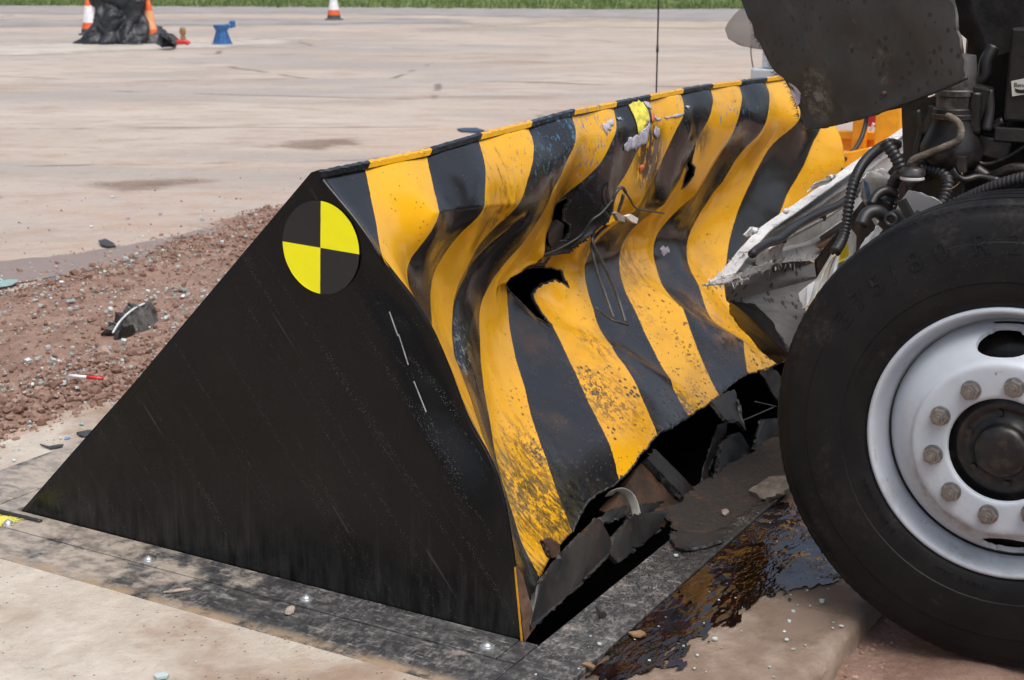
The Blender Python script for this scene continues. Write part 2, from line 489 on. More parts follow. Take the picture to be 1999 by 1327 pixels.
def ground_nodes(k, near):
    p = k.pos(); o = k.xyz(p)
    d = k.map(p, rot=(0, 0, R(-30)))            # lay the wash marks across the view: they follow the fall of the apron
    strk = k.noise(.55, 6, .66, vec=k.map(d, (.9, .42, 1)), dist=.9)
    big = k.noise(.16, 5, .6, vec=k.map(d, (1.6, .45, 1)))
    mid = k.noise(2.6, 6, .66, vec=k.map(d, (1.5, .6, 1)))
    fine = k.noise(38, 5, .7, vec=p)
    col = k.mix(k.step(strk, .34, .66), (.38, .315, .265), (.465, .41, .36))
    col = k.mix(k.math('MULTIPLY', k.step(big, .46, .62), .8), col, (.39, .355, .325))
    col = k.mix(k.math('MULTIPLY', k.step(mid, .46, .68), .6), col, (.32, .235, .18))
    # reddish earth trodden out of the gravel strip
    red = k.math('MULTIPLY', k.step(o[1], 7.5, 3.6), k.step(k.math('ADD', strk, k.math('MULTIPLY', mid, .4)), .55, .82))
    col = k.mix(k.math('MULTIPLY', red, .75), col, (.40, .28, .21))
    # grey worn asphalt patches
    gr = k.step(k.noise(.33, 5, .6, vec=k.map(d, (1.3, .5, 1), loc=(7, 3, 0)), dist=.8), .50, .62)
    col = k.mix(k.math('MULTIPLY', gr, .6), col, (.30, .28, .265))
    # damp dark stains
    st = k.step(k.noise(.7, 6, .68, vec=k.map(d, (1.1, .55, 1), loc=(2, 9, 0)), dist=.5), .56, .72)
    col = k.mix(k.math('MULTIPLY', st, .6), col, (.26, .19, .145))
    # cracks
    ck = k.math('MULTIPLY', k.step(k.vor(.30, vec=k.mix(.12, k.map(d, (1, .6, 1)), k.noise(1.3, 4, .6, vec=p, col=True), 'ADD'), feat='DISTANCE_TO_EDGE'), .012, .002), k.step(k.noise(.7, 3, vec=p), .48, .56))
    wv = k.math('MULTIPLY', ck, .75)
    col = k.mix(wv, col, (.11, .085, .07))
    # pebbles, flecks of rubber
    fl = k.math('MULTIPLY', k.math('LESS_THAN', k.vor(16, vec=p), .09), k.math('GREATER_THAN', k.noise(2.2, 3, vec=p), .47))
    col = k.mix(k.math('MULTIPLY', fl, .7), col, (.12, .095, .08))
    col = k.mix(k.math('MULTIPLY', k.step(fine, .58, .72), .35), col, (.22, .17, .13))
    grain = k.noise(11, 6, .85, vec=k.map(p, loc=(5, 5, 0)))
    col = k.mix(k.math('MULTIPLY', k.step(grain, .50, .66), .28), col, (.27, .205, .165))
    col = k.mix(k.math('MULTIPLY', k.step(grain, .46, .34), .35), col, (.52, .47, .42))
    b = k.bump(fine, .30, .006); b = k.bump(mid, .25, .03, b)
    ro = k.math('ADD', .62, k.math('MULTIPLY', k.step(strk, .3, .7), .3))
    return col, ro, b

@material
def apron_concrete(k):
    c, r, b = ground_nodes(k, False)
    return k.out(c, r, b, spec=.35)

@material
def near_concrete(k):
    p = k.pos()
    big = k.noise(1.7, 5, .62, vec=p); mid = k.noise(9, 6, .68, vec=p); fine = k.noise(70, 5, .75, vec=p)
    col = k.mix(k.step(mid, .35, .65), (.43, .38, .32), (.52, .475, .415))
    col = k.mix(k.math('MULTIPLY', k.step(k.math('ADD', big, k.math('MULTIPLY', mid, .25)), .56, .76), .9), col, (.27, .185, .13))
    col = k.mix(k.math('MULTIPLY', k.step(k.noise(4.5, 6, .7, vec=k.map(p, loc=(4, 1, 0))), .55, .68), .6), col, (.37, .29, .22))
    pit = k.math('MULTIPLY', k.math('LESS_THAN', k.vor(42, vec=p), .12), k.math('GREATER_THAN', k.noise(5, 3, vec=p), .5))
    col = k.mix(k.math('MULTIPLY', pit, .8), col, (.07, .055, .045))
    col = k.mix(k.math('MULTIPLY', k.step(fine, .6, .75), .35), col, (.27, .21, .16))
    b = k.bump(fine, .5, .006); b = k.bump(mid, .6, .03, b)
    return k.out(col, .8, b, spec=.3)

@material
def wet_slab(k):
    p = k.pos(); o = k.xyz(p)
    mid = k.noise(10, 6, .68, vec=p); fine = k.noise(75, 5, .75, vec=k.map(p, (1, 2.2, 1), rot=(0, 0, R(25))))
    big = k.noise(2.3, 5, .6, vec=p)
    col = k.mix(k.step(mid, .35, .65), (.20, .145, .11), (.31, .245, .195))
    col = k.mix(k.math('MULTIPLY', k.step(big, .45, .6), .7), col, (.17, .115, .08))
    col = k.mix(k.math('MULTIPLY', k.step(fine, .55, .7), .4), col, (.12, .08, .06))
    sheen = k.step(k.noise(3.2, 4, .6, vec=k.map(p, loc=(3, 3, 0))), .5, .62)
    ro = k.math('SUBTRACT', .58, k.math('MULTIPLY', sheen, .30))
    b = k.bump(fine, .45, .005); b = k.bump(mid, .35, .02, b)
    return k.out(col, ro, b)

@material
def red_earth(k):
    p = k.pos()
    n = k.noise(6, 6, .7, vec=p); f = k.noise(55, 5, .8, vec=p)
    col = k.mix(k.step(n, .35, .65), (.23, .14, .105), (.34, .225, .175))
    col = k.mix(k.math('MULTIPLY', k.step(f, .5, .7), .6), col, (.42, .315, .26))
    col = k.mix(k.math('MULTIPLY', k.step(f, .46, .33), .5), col, (.13, .08, .06))
    return k.out(col, .85, k.bump(f, .9, .012), spec=.25)

@material
def gravel_stone(k):
    p = k.pos()
    d = k.n('ShaderNodeNewGeometry')
    r = d.outputs['Random Per Island']
    n = k.noise(60, 4, .7, vec=p)
    col = k.ramp(r, [(0, (.17, .095, .07)), (.4, (.25, .155, .12)), (.8, (.32, .215, .17)), (1, (.40, .30, .25))])
    col = k.mix(k.math('MULTIPLY', n, .4), col, (.12, .065, .045))
    return k.out(col, .8, k.bump(n, .5, .006), spec=.3)

@material
def wet_mud(k):
    p = k.pos()
    n = k.noise(4, 5, .6, vec=p)
    col = k.mix(n, (.21, .15, .125), (.29, .22, .185))
    a = k.math('GREATER_THAN', k.math('ADD', k.math('MULTIPLY', k.noise(6, 5, .6, vec=p), .5), k.n('ShaderNodeAttribute', attribute_name='mask').outputs['Fac']), .5)
    return k.out(col, .30, k.bump(k.noise(25, 4, vec=p), .12, .01), alpha=a)

@material
def oil(k):
    p = k.pos()
    m = k.n('ShaderNodeAttribute', attribute_name='mask').outputs['Fac']
    q = k.map(p, (1.0, 2.4, 1), rot=(0, 0, R(25)))
    e = k.noise(11, 3, .55, vec=q)
    a = k.math('GREATER_THAN', k.math('ADD', m, k.math('MULTIPLY', k.math('SUBTRACT', e, .5), 1.7)), .40)
    blob = k.noise(12, 4, .6, vec=q)
    col = k.mix(k.step(blob, .4, .65), (.004, .0025, .0025), (.016, .004, .0025))
    b = k.bump(k.noise(9, 2, .5, vec=q), .05, .05)
    rip = k.math('MULTIPLY', k.noise(30, 2, .5, vec=q), k.step(k.noise(5, 2, vec=k.map(p, loc=(3, 1, 0))), .42, .58))
    b = k.bump(rip, .20, .012, b)
    drops = k.math('MULTIPLY', k.step(k.vor(52, vec=q), .20, .08), k.step(k.noise(8, 2, vec=p), .5, .56))
    b = k.bump(drops, .6, .008, b)
    return k.out(col, .03, b, alpha=a, spec=1.0)

@material
def tyre_rubber(k):
    p = k.pos()
    n = k.noise(9, 5, .65, vec=p); f = k.noise(90, 4, .7, vec=p)
    col = k.mix(k.step(n, .35, .7), (.005, .0054, .0065), (.010, .0098, .0105))
    col = k.mix(k.math('MULTIPLY', k.step(f, .58, .72), .3), col, (.035, .031, .027))
    sc = k.math('MULTIPLY', k.step(k.noise(5, 6, .72, vec=k.map(p, loc=(3, 2, 1))), .54, .68), k.step(f, .35, .65))
    col = k.mix(k.math('MULTIPLY', sc, .55), col, (.050, .042, .035))
    ds = k.math('MULTIPLY', k.math('LESS_THAN', k.vor(120, vec=p), .1), k.math('GREATER_THAN', k.noise(12, 2, vec=p), .55))
    col = k.mix(k.math('MULTIPLY', ds, .5), col, (.16, .13, .10))
    return k.out(col, k.math('ADD', .42, k.math('MULTIPLY', n, .22)), k.bump(f, .10, .003), spec=.26)

@material
def rim_paint(k):
    p = k.pos(); q = k.map(p, loc=(0, .932, -.498))
    o = k.xyz(q)
    r = k.math('SQRT', k.math('ADD', k.math('MULTIPLY', o[1], o[1]), k.math('MULTIPLY', o[2], o[2])))
    n = k.noise(8, 5, .65, vec=p); f = k.noise(70, 4, .7, vec=p)
    col = k.mix(n, (.44, .49, .55), (.55, .60, .655))
    # road grime washed down around the raised step, lower half
    step = k.math('MULTIPLY', k.step(k.math('ABSOLUTE', k.math('SUBTRACT', r, .197)), .03, .004), k.step(o[2], .02, -.14))
    streak = k.noise(34, 4, .7, vec=p)
    col = k.mix(k.math('MULTIPLY', k.math('MULTIPLY', step, k.step(streak, .3, .7)), .6), col, (.20, .17, .14))
    grime = k.math('MULTIPLY', k.step(k.noise(6, 6, .72, vec=k.map(p, loc=(2, 7, 3))), .46, .70), k.math('ADD', .25, k.math('MULTIPLY', k.step(o[2], .12, -.2), .55)))
    col = k.mix(k.math('MULTIPLY', grime, .55), col, (.24, .225, .205))
    # rust along the flange and round the hub
    rs = k.math('MULTIPLY', k.step(k.noise(24, 6, .75, vec=p), .60, .68), k.math('MAXIMUM', k.step(k.math('ABSOLUTE', k.math('SUBTRACT', r, .279)), .012, .002), k.math('MULTIPLY', k.step(k.math('ABSOLUTE', k.math('SUBTRACT', r, .17)), .016, .003), k.step(o[2], .10, .15))))
    col = k.mix(k.math('MULTIPLY', rs, .85), col, (.24, .095, .03))
    col = k.mix(k.math('MULTIPLY', k.step(f, .62, .75), .15), col, (.3, .28, .26))
    return k.out(col, k.math('ADD', .34, k.math('MULTIPLY', n, .2)), k.bump(f, .08, .003))

@material
def nut_steel(k):
    p = k.pos(); n = k.noise(60, 4, .7, vec=p)
    return k.out(k.mix(n, (.36, .355, .345), (.14, .115, .095)), .36, k.bump(n, .25, .003), metal=.75)

@material
def hub_black(k):
    p = k.pos(); n = k.noise(18, 5, .7, vec=p)
    col = k.mix(k.step(n, .48, .62), (.008, .008, .009), (.032, .025, .020))
    return k.out(col, .38, k.bump(n, .15, .004))

@material
def white_metal(k):
    p = k.pos(); n = k.noise(10, 6, .7, vec=p); f = k.noise(55, 5, .75, vec=p)
    col = k.mix(k.step(n, .35, .65), (.58, .57, .55), (.72, .715, .70))
    col = k.mix(k.math('MULTIPLY', k.step(f, .55, .68), .6), col, (.20, .19, .18))
    gr = k.step(k.noise(20, 5, .75, vec=k.map(p, loc=(2, 2, 5))), .60, .68)
    col = k.mix(k.math('MULTIPLY', gr, .75), col, (.07, .065, .06))
    return k.out(col, .5, k.bump(f, .4, .005))

@material
def torn_fibre(k):
    p = k.pos(); n = k.noise(80, 4, .7, vec=p)
    return k.out(k.mix(n, (.45, .43, .40), (.70, .69, .67)), .85, k.bump(n, .8, .01))

@material
def grey_plastic(k):
    p = k.pos(); n = k.noise(7, 5, .6, vec=p)
    col = k.mix(n, (.20, .20, .205), (.31, .31, .31))
    sp = k.math('MULTIPLY', k.math('LESS_THAN', k.vor(34, vec=p), .28), k.math('GREATER_THAN', k.noise(6, 3, vec=p), .47))
    col = k.mix(k.math('MULTIPLY', sp, .75), col, (.035, .033, .032))
    return k.out(col, .5, k.bump(k.noise(90, 4, vec=p), .15, .003))

@material
def fender_fibre(k):
    p = k.pos(); n = k.noise(3.2, 6, .65, vec=p); f = k.noise(60, 4, .7, vec=p)
    col = k.mix(k.step(n, .35, .7), (.028, .027, .0255), (.060, .057, .053))
    pale = k.step(k.noise(6, 6, .7, vec=k.map(p, loc=(8, 1, 3))), .60, .74)
    col = k.mix(k.math('MULTIPLY', pale, .6), col, (.17, .165, .15))
    sc = k.n('ShaderNodeVectorMath', operation='DISTANCE'); k.set(sc.inputs[0], p); sc.inputs[1].default_value = (0.865,-0.3442,1.1787)
    scuff = k.math('MULTIPLY', k.step(sc.outputs['Value'], .09, .02), k.step(k.noise(26, 6, .75, vec=k.map(p, (1, 1, 1.8))), .44, .60))
    col = k.mix(k.math('MULTIPLY', scuff, .75), col, (.24, .235, .22))
    d = k.math('MULTIPLY', k.math('LESS_THAN', k.vor(42, vec=p), .27), k.math('GREATER_THAN', k.noise(6, 4, .6, vec=k.map(p, loc=(1, 1, 4))), .48))
    col = k.mix(k.math('MULTIPLY', d, .85), col, (.018, .013, .009))
    return k.out(col, .6, k.bump(f, .2, .004))

@material
def black_rubber(k):
    n = k.noise(40, 3, .6, vec=k.pos())
    return k.out(k.mix(n, (.014, .014, .016), (.032, .032, .034)), .42)

@material
def dark_engine(k):
    p = k.pos(); n = k.noise(12, 5, .65, vec=p)
    return k.out(k.mix(k.step(n, .35, .65), (.005, .005, .006), (.018, .016, .014)), .5, k.bump(n, .4, .01))

@material
def alloy_grey(k):
    p = k.pos(); n = k.noise(14, 5, .7, vec=p)
    col = k.mix(k.step(n, .4, .62), (.13, .13, .13), (.035, .03, .025))
    return k.out(col, .42, k.bump(n, .2, .005), metal=.35)

def plain(name, col, rough=.5, var=.15, scale=20, metal=0.0, spec=.5, bump=.1):
    k = NT(name); p = k.pos(); n = k.noise(scale, 5, .65, vec=p)
    hi = tuple(min(1, c * (1 + var)) for c in col); lo = tuple(c * (1 - var * 1.5) for c in col)
    MATS[name] = k.out(k.mix(k.step(n, .3, .7), lo, hi), rough, k.bump(k.noise(scale * 5, 3, vec=p), bump, .004), metal=metal, spec=spec)

plain('sticker_yellow', (.99, .93, .0), .34, .01, 8)
plain('sticker_black', (.012, .0125, .015), .38, .1, 8)
plain('torn_paper', (.40, .39, .46), .75, .25, 30)
plain('sticker_old', (.74, .66, .09), .5, .25, 40)
plain('spray_yellow', (.80, .72, .05), .7, .15, 30)
plain('orange_paint', (.62, .16, .05), .6, .2, 30)
plain('tape_white', (.30, .30, .31), .5, .2, 40)
plain('bolt_zinc', (.60, .62, .63), .30, .12, 30, metal=.75)
plain('strap_white', (.62, .63, .57), .6, .08, 30)
plain('wiper_black', (.050, .051, .055), .42, .3, 50)
plain('clip_white', (.74, .72, .68), .5, .1, 40)
plain('machine_yellow', (.84, .36, .012), .42, .12, 8)
plain('lamp_red', (.42, .02, .025), .3, .1, 20)
plain('pale_grey_box', (.42, .47, .50), .5, .08, 8)
plain('cone_orange', (.72, .12, .025), .5, .15, 12)
plain('cone_faded', (.74, .36, .17), .5, .12, 12)
plain('cone_white', (.74, .75, .77), .5, .08, 12)
plain('cone_base', (.075, .075, .078), .7, .2, 12)
plain('pump_blue', (.035, .14, .36), .45, .2, 12)
plain('splinter_blue', (.025, .06, .11), .5, .3, 40)
plain('copper_brown', (.30, .17, .08), .6, .2, 12)
plain('pad_white', (.60, .56, .51), .8, .2, 1.5)
plain('asphalt', (.34, .325, .315), .85, .22, .9)
plain('sand_pale', (.48, .42, .345), .85, .14, 1.0)
plain('paint_blue', (.13, .27, .52), .5, .2, 30)
plain('dark_chip', (.045, .046, .05), .5, .3, 40)
plain('lens_grey', (.085, .082, .078), .5, .6, 22, bump=.8)
plain('lens_white', (.60, .61, .62), .35, .15, 30)
plain('tube_red', (.60, .03, .03), .4, .1, 20)
plain('stone_pale', (.34, .28, .24), .85, .2, 40, bump=.6)
plain('stone_dull', (.16, .135, .11), .75, .3, 40, bump=.6)
plain('wood_chip', (.25, .15, .075), .8, .2, 60)
plain('wire_cream', (.42, .38, .24), .5, .2, 40)
plain('wire_tan', (.30, .20, .12), .5, .2, 40)
plain('earth_tan', (.36, .24, .165), .85, .25, 9, bump=.4)
plain('liner_white', (.55, .56, .55), .55, .1, 14)
plain('liner_yellow', (.72, .56, .02), .5, .12, 14)
plain('edge_metal', (.085, .085, .09), .45, .6, 60, metal=.4)
plain('rust_edge', (.13, .075, .05), .6, .3, 30)
plain('yellow_edge', (.75, .34, .01), .45, .15, 30)

def masked(name, col, var, scale, edge, amount=.85):
    k = NT(name); p = k.pos()
    n = k.noise(scale, 6, .66, vec=p)
    c = k.mix(k.step(n, .3, .7), tuple(v * (1 - var) for v in col), tuple(v * (1 + var) for v in col))
    d = k.map(p, (1.0, .5, 1), rot=(0, 0, R(-30)))
    a = k.math('GREATER_THAN', k.math('ADD', k.math('MULTIPLY', k.math('SUBTRACT', k.noise(edge, 6, .68, vec=d), .5), 1.7), k.n('ShaderNodeAttribute', attribute_name='mask').outputs['Fac']), .5)
    a = k.math('MULTIPLY', k.step(k.math('ADD', k.math('MULTIPLY', k.math('SUBTRACT', k.noise(edge, 6, .68, vec=d), .5), 1.7), k.n('ShaderNodeAttribute', attribute_name='mask').outputs['Fac']), .30, .85), amount)
    MATS[name] = k.out(c, .85, k.bump(n, .2, .02), alpha=a, spec=.3)
masked('pad_white_m', (.50, .465, .42), .14, 1.2, .8)
masked('asphalt_m', (.33, .315, .305), .16, .9, .5)
masked('sand_m', (.46, .40, .33), .14, .8, .4)
masked('damp_m', (.25, .185, .145), .2, 2.0, 2.2, .7)

def tarp(k):
    p = k.pos(); n = k.noise(2.2, 5, .6, vec=p)
    return k.out(k.mix(n, (.012, .014, .018), (.03, .035, .042)), k.math('ADD', .16, k.math('MULTIPLY', n, .2)), k.bump(k.noise(5, 5, .6, vec=p, dist=1.2), .5, .12))
MATS['tarp'] = tarp(NT('tarp'))
def glass_crumb(k):
    r = k.n('ShaderNodeNewGeometry').outputs['Random Per Island']
    col = k.ramp(r, [(0, (.30, .48, .45)), (.4, (.48, .63, .60)), (.75, (.70, .78, .76)), (1, (.42, .54, .64))])
    return k.out(col, .12, trans=.15)
MATS['glass_crumb'] = glass_crumb(NT('glass_crumb'))
def smoky(k):
    return k.out((.30, .27, .26), .25, alpha=.62)
MATS['smoky_plastic'] = smoky(NT('smoky_plastic'))
def grass(k):
    p = k.pos(); n = k.noise(.5, 5, .6, vec=p)
    return k.out(k.mix(k.step(n, .35, .65), (.10, .155, .05), (.18, .225, .09)), .8, spec=.2)
MATS['grass'] = grass(NT('grass'))
def label_mat(k):
    return k.out((.62, .61, .58), .5)
MATS['label_paper'] = label_mat(NT('label_paper'))
G = MATS

# ================================================================== THE SETTING
def rect_sheet(name, rects, z, mat, kind='structure', parent=None):
    v, f = [], []
    for (x0, x1, y0, y1) in rects:
        b = len(v); v += [(x0, y0, z), (x1, y0, z), (x1, y1, z), (x0, y1, z)]; f.append((b, b + 1, b + 2, b + 3))
    o = obj(name, v, f, mat, parent, smooth=False)
    if kind: o['kind'] = kind
    return o

BX = 3.30                # width of the road blocker
rect_sheet('ground', [(-300, 300, 1.93, 400), (-300, -.30, -.63, 1.93), (BX + .30, 300, -.63, 1.93), (-300, 300, -400, -40)], 0.0, G['apron_concrete'])

def poly_sheet(name, pts, z, mat, kind='structure'):
    o = obj(name, [(p[0], p[1], z) for p in pts], [tuple(range(len(pts)))], mat, None, False)
    o['kind'] = kind
    return o

# distant lanes of worn asphalt, the pale pad and the grass verge
verge = poly_sheet('grass_verge', [(25.4955,53.3655,0.0),(37.0573,28.8004,0.0),(39.0325,19.2648,0.0),(42.4906,15.2285,-0.0),(58.7842,-8.8317,0.0),(281.1743,-34.4989,0.0),(122.3489,240.5948,0.0)], .02, G['grass'])

def grass_blades():
    rnd = random.Random(5)
    v, f = [], []
    a, b, c = Vector((32.3626,41.4712,0.0)), Vector((39.4658,19.4809,0.0)), Vector((44.6004,12.5816,0.0))
    away = Vector((math.cos(R(30)), math.sin(R(30)), 0))
    for i in range(9000):
        t = rnd.random()
        p = a.lerp(b, t / .72) if t < .72 else b.lerp(c, (t - .72) / .28)
        p = p + away * (rnd.random() ** 1.6 * 14 - .6 + .7 * mnoise.noise(Vector((t * 60, 0, 0))))
        h = rnd.uniform(.06, .22); w = rnd.uniform(.02, .05); an = rnd.uniform(0, 6.28)
        d = Vector((math.cos(an), math.sin(an), 0)) * w
        k = len(v)
        v += [p - d, p + d, p + Vector((rnd.uniform(-.06, .06), rnd.uniform(-.06, .06), h))]
        f.append((k, k + 1, k + 2))
    o = obj('grass', v, f, G['grass'], None, False)
    tag(o, 'short green grass along the far edge of the apron', 'grass', kind='stuff')
grass_blades()

# foreground: pale concrete left of the blocker, wet slab in front, red earth under the wheel
def bumpy_sheet(name, x0, x1, y0, y1, z, nx, ny, amp, sc, mat, seed=0, kind='structure', mound=None):
    v = []
    for j in range(ny + 1):
        for i in range(nx + 1):
            x = x0 + (x1 - x0) * i / nx; y = y0 + (y1 - y0) * j / ny
            q = Vector((x * sc, y * sc, seed))
            e = min(1, 8 * min(i / nx, 1 - i / nx, j / ny, 1 - j / ny))
            z_ = z + (mound(x, y) if mound else 0)
            v.append((x, y, z_ + amp * e * (mnoise.noise(q) + .5 * mnoise.noise(q * 2.7) + .25 * mnoise.noise(q * 6.1))))
    f = [(j * (nx + 1) + i, j * (nx + 1) + i + 1, (j + 1) * (nx + 1) + i + 1, (j + 1) * (nx + 1) + i) for j in range(ny) for i in range(nx)]
    o = obj(name, v, f, mat)
    o['kind'] = kind
    return o
bumpy_sheet('concrete_pavement', -3.2, -.262, -.20, 3.0, .006, 150, 150, .004, 5, G['near_concrete'], 3)
rect_sheet('concrete_strip', [(-.6, BX + .6, 1.93, 2.14)], .005, G['near_concrete'])
bumpy_sheet('earth', -6.0, 9.0, -9.0, -.60, -.060, 260, 150, .012, 4, G['red_earth'], 8, mound=lambda x, y: .040 * math.exp(-((y + .94) / .15) ** 2) * (1 if .4 < x < .8 else math.exp(-((x - min(max(x, .4), .8)) / .12) ** 2)))

def slab():
    # cast slab with a broken arris along its near edge
    x0, x1, nx = -3.2, BX + 1.5, 420
    prof = [(-.195, -.2), (-.195, .0), (-.30, .0), (-.40, .0), (-.50, .0), (-.58, .0), (-.605, .0), (-.622, -.006), (-.630, -.022), (-.634, -.10)]
    v = []
    for i in range(nx + 1):
        x = x0 + (x1 - x0) * i / nx
        q = Vector((x * 9, 0, 2))
        chip = .010 * mnoise.noise(q) + .006 * mnoise.noise(q * 4) + .012 * max(0, mnoise.noise(q * .6) - .15)
        for j, (y, z) in enumerate(prof):
            dz = .0025 * mnoise.noise(Vector((x * 6, y * 6, 4))) if 2 <= j <= 6 else 0
            v.append((x, y + (chip if j >= 6 else 0), z + dz - (abs(chip) * .5 if j == 7 else 0)))
    n = len(prof)
    f = [(i * n + j, (i + 1) * n + j, (i + 1) * n + j + 1, i * n + j + 1) for i in range(nx) for j in range(n - 1)]
    o = obj('concrete_slab', v, f, G['wet_slab'])
    o['kind'] = 'structure'
slab()

def masked_sheet(name, pts, z, mat, cell=.02, soft=.10, kind='structure'):
    """sheet over the outline's box, with a point attribute that is 1 inside the outline and falls to 0 outside"""
    P = np.array([(p[0], p[1]) for p in pts])
    x0, y0 = P.min(0) - soft; x1, y1 = P.max(0) + soft
    nx, ny = int((x1 - x0) / cell) + 1, int((y1 - y0) / cell) + 1
    xs = np.linspace(x0, x1, nx + 1); ys = np.linspace(y0, y1, ny + 1)
    XX, YY = np.meshgrid(xs, ys)
    A, B = P, np.roll(P, -1, 0)
    dist = np.full(XX.shape, 9.0); ins = np.zeros(XX.shape, bool)
    for (ax, ay), (bx, by) in zip(A, B):
        t = np.clip(((XX - ax) * (bx - ax) + (YY - ay) * (by - ay)) / ((bx - ax) ** 2 + (by - ay) ** 2 + 1e-9), 0, 1)
        dist = np.minimum(dist, np.hypot(XX - ax - t * (bx - ax), YY - ay - t * (by - ay)))
        cr = ((ay > YY) != (by > YY)) & (XX < (bx - ax) * (YY - ay) / (by - ay + 1e-12) + ax)
        ins ^= cr
    s = np.where(ins, dist, -dist)
    m = np.clip(.5 + s / (2 * soft), 0, 1)
    v = [(float(x), float(y), z) for x, y in zip(XX.ravel(), YY.ravel())]
    f = [(j * (nx + 1) + i, j * (nx + 1) + i + 1, (j + 1) * (nx + 1) + i + 1, (j + 1) * (nx + 1) + i) for j in range(ny) for i in range(nx)]
    o = obj(name, v, f, mat, None, False)
    at_ = o.data.attributes.new('mask', 'FLOAT', 'POINT')
    at_.data.foreach_set('value', m.ravel().astype(np.float32))
    if kind: o['kind'] = kind
    return o

masked_sheet('asphalt_road', [(24.5244,35.7127,0.0),(31.6217,25.025,0.0),(32.7978,11.6204,0.0),(40.4962,-0.4585,0.0),(49.1936,-0.2098,0.0),(36.8888,29.0921,0.0),(29.3097,42.2196,0.0)], .004, G['asphalt_m'], .6, 2.0)
masked_sheet('worn_lane', [(19.1856,28.4531,0.0),(24.6357,21.123,0.0),(27.9723,17.5875,0.0),(30.6416,19.2504,0.0),(22.1926,32.542,0.0)], .006, G['asphalt_m'], .4, 1.6)
masked_sheet('concrete_pad', [(14.3337,20.4946,0.0),(17.3135,19.8449,0.0),(17.9634,18.0275,0.0),(19.9834,17.0267,0.0),(20.4264,15.889,0.0),(17.8897,15.5495,0.0),(16.5557,16.351,0.0),(14.2994,17.2219,0.0),(12.4088,18.0283,0.0)], .005, G['pad_white_m'], .2, .8)
masked_sheet('sand_patch', [(24.7653,15.8503,0.0),(29.3515,10.3375,0.0),(33.177,1.2809,0.0),(39.9201,1.837,0.0),(30.8117,16.3155,0.0)], .005, G['sand_m'], .5, 2.0)
masked_sheet('damp_patch', [(4.5912,5.9524,0.0),(4.8923,5.9122,0.0),(5.1091,5.6355,0.0),(5.0687,5.4114,0.0),(4.7664,5.4625,0.0),(4.5092,5.6346,0.0)], .004, G['damp_m'], .05, .25)
masked_sheet('damp_patch', [(6.8107,6.2883,0.0),(7.2143,6.2866,0.0),(7.6689,6.0857,-0.0),(7.4158,5.7949,0.0),(6.9135,5.8416,0.0)], .004, G['damp_m'], .05, .3)
masked_sheet('damp_patch', [(0.4082,-0.4112,0.0),(0.5236,-0.4972,0.0),(0.505,-0.579,0.0),(0.3253,-0.5892,0.0),(0.292,-0.4799,0.0)], .0045, G['damp_m'], .015, .06)
masked_sheet('oil_puddle', [(1.1089,-0.1758,0.0),(1.1187,-0.2331,0.0),(0.8732,-0.4053,0.0),(0.7853,-0.4889,0.0),(0.7072,-0.514,0.0),(0.6261,-0.4357,0.0),(0.5099,-0.3857,0.0),(0.3588,-0.3536,0.0),(0.2046,-0.3286,0.0),(0.0608,-0.3297,0.0),(-0.0646,-0.2542,0.0),(-0.0218,-0.2107,0.0),(0.1467,-0.1758,0.0),(0.3855,-0.1701,0.0),(0.6615,-0.1752,0.0),(0.9432,-0.1634,0.0)], .005, G['oil'], .012, .07)
masked_sheet('wet_mud', [(1.7734,4.4021,0.0),(2.3942,4.4127,-0.0),(2.7141,4.2034,0.0),(3.2996,4.1078,0.0),(3.7615,4.1033,0.0),(3.9456,3.9527,0.0),(3.9579,3.6637,0.0),(3.6236,3.5466,0.0),(3.3066,3.8562,0.0),(2.6075,3.9144,0.0),(2.2101,3.9903,0.0),(1.5601,4.1288,0.0)], .006, G['wet_mud'], .04, .12)

# ---- strip of red gravel behind the blocker
GY0, GY1 = 2.13, 4.25
def gz(x, y):
    q = Vector((x * 1.6, y * 1.6, 7))
    e = min(1, max(0, (y - GY0) / .2)) * min(1, max(0, (GY1 - .35 * math.sin(x * .9) - y) / .35))
    ridge = math.exp(-((y - GY0 - .24) / .20) ** 2) * .016 + math.exp(-((y - 3.8) / .25) ** 2) * .014
    return e * max(.010, .014 + ridge + .022 * mnoise.noise(q) + .012 * mnoise.noise(q * 3.3))
def gravel_bed():
    x0, x1, nx, ny = -1.0, 5.5, 300, 110
    v = []
    for j in range(ny + 1):
        for i in range(nx + 1):
            x = x0 + (x1 - x0) * i / nx; y = GY0 - .05 + (GY1 + .1 - GY0) * j / ny
            z = gz(x, y) + .006 * mnoise.noise(Vector((x * 22, y * 22, 1))) - .004
            v.append((x, y, z))
    f = [(j * (nx + 1) + i, j * (nx + 1) + i + 1, (j + 1) * (nx + 1) + i + 1, (j + 1) * (nx + 1) + i) for j in range(ny) for i in range(nx)]
    o = obj('gravel_bed', v, f, G['red_earth'])
    o['kind'] = 'structure'
gravel_bed()

def chunk_templates(n, seed, subdiv=1, sq=.75):
    rnd = random.Random(seed); out = []
    for i in range(n):
        bm = bmesh.new()
        bmesh.ops.create_icosphere(bm, subdivisions=subdiv, radius=1.0)
        s = (rnd.uniform(.75, 1.3), rnd.uniform(.6, 1.0), rnd.uniform(.45, .8) * sq / .75)
        off = Vector((rnd.random() * 50, 0, 0))
        for v in bm.verts:
            k = 1 + .55 * mnoise.noise(v.co * 1.1 + off)
            v.co = Vector((v.co.x * s[0] * k, v.co.y * s[1] * k, v.co.z * s[2] * k))
        out.append(([v.co.copy() for v in bm.verts], [tuple(q.index for q in f.verts) for f in bm.faces]))
        bm.free()
    return out
TPL = chunk_templates(14, 4)

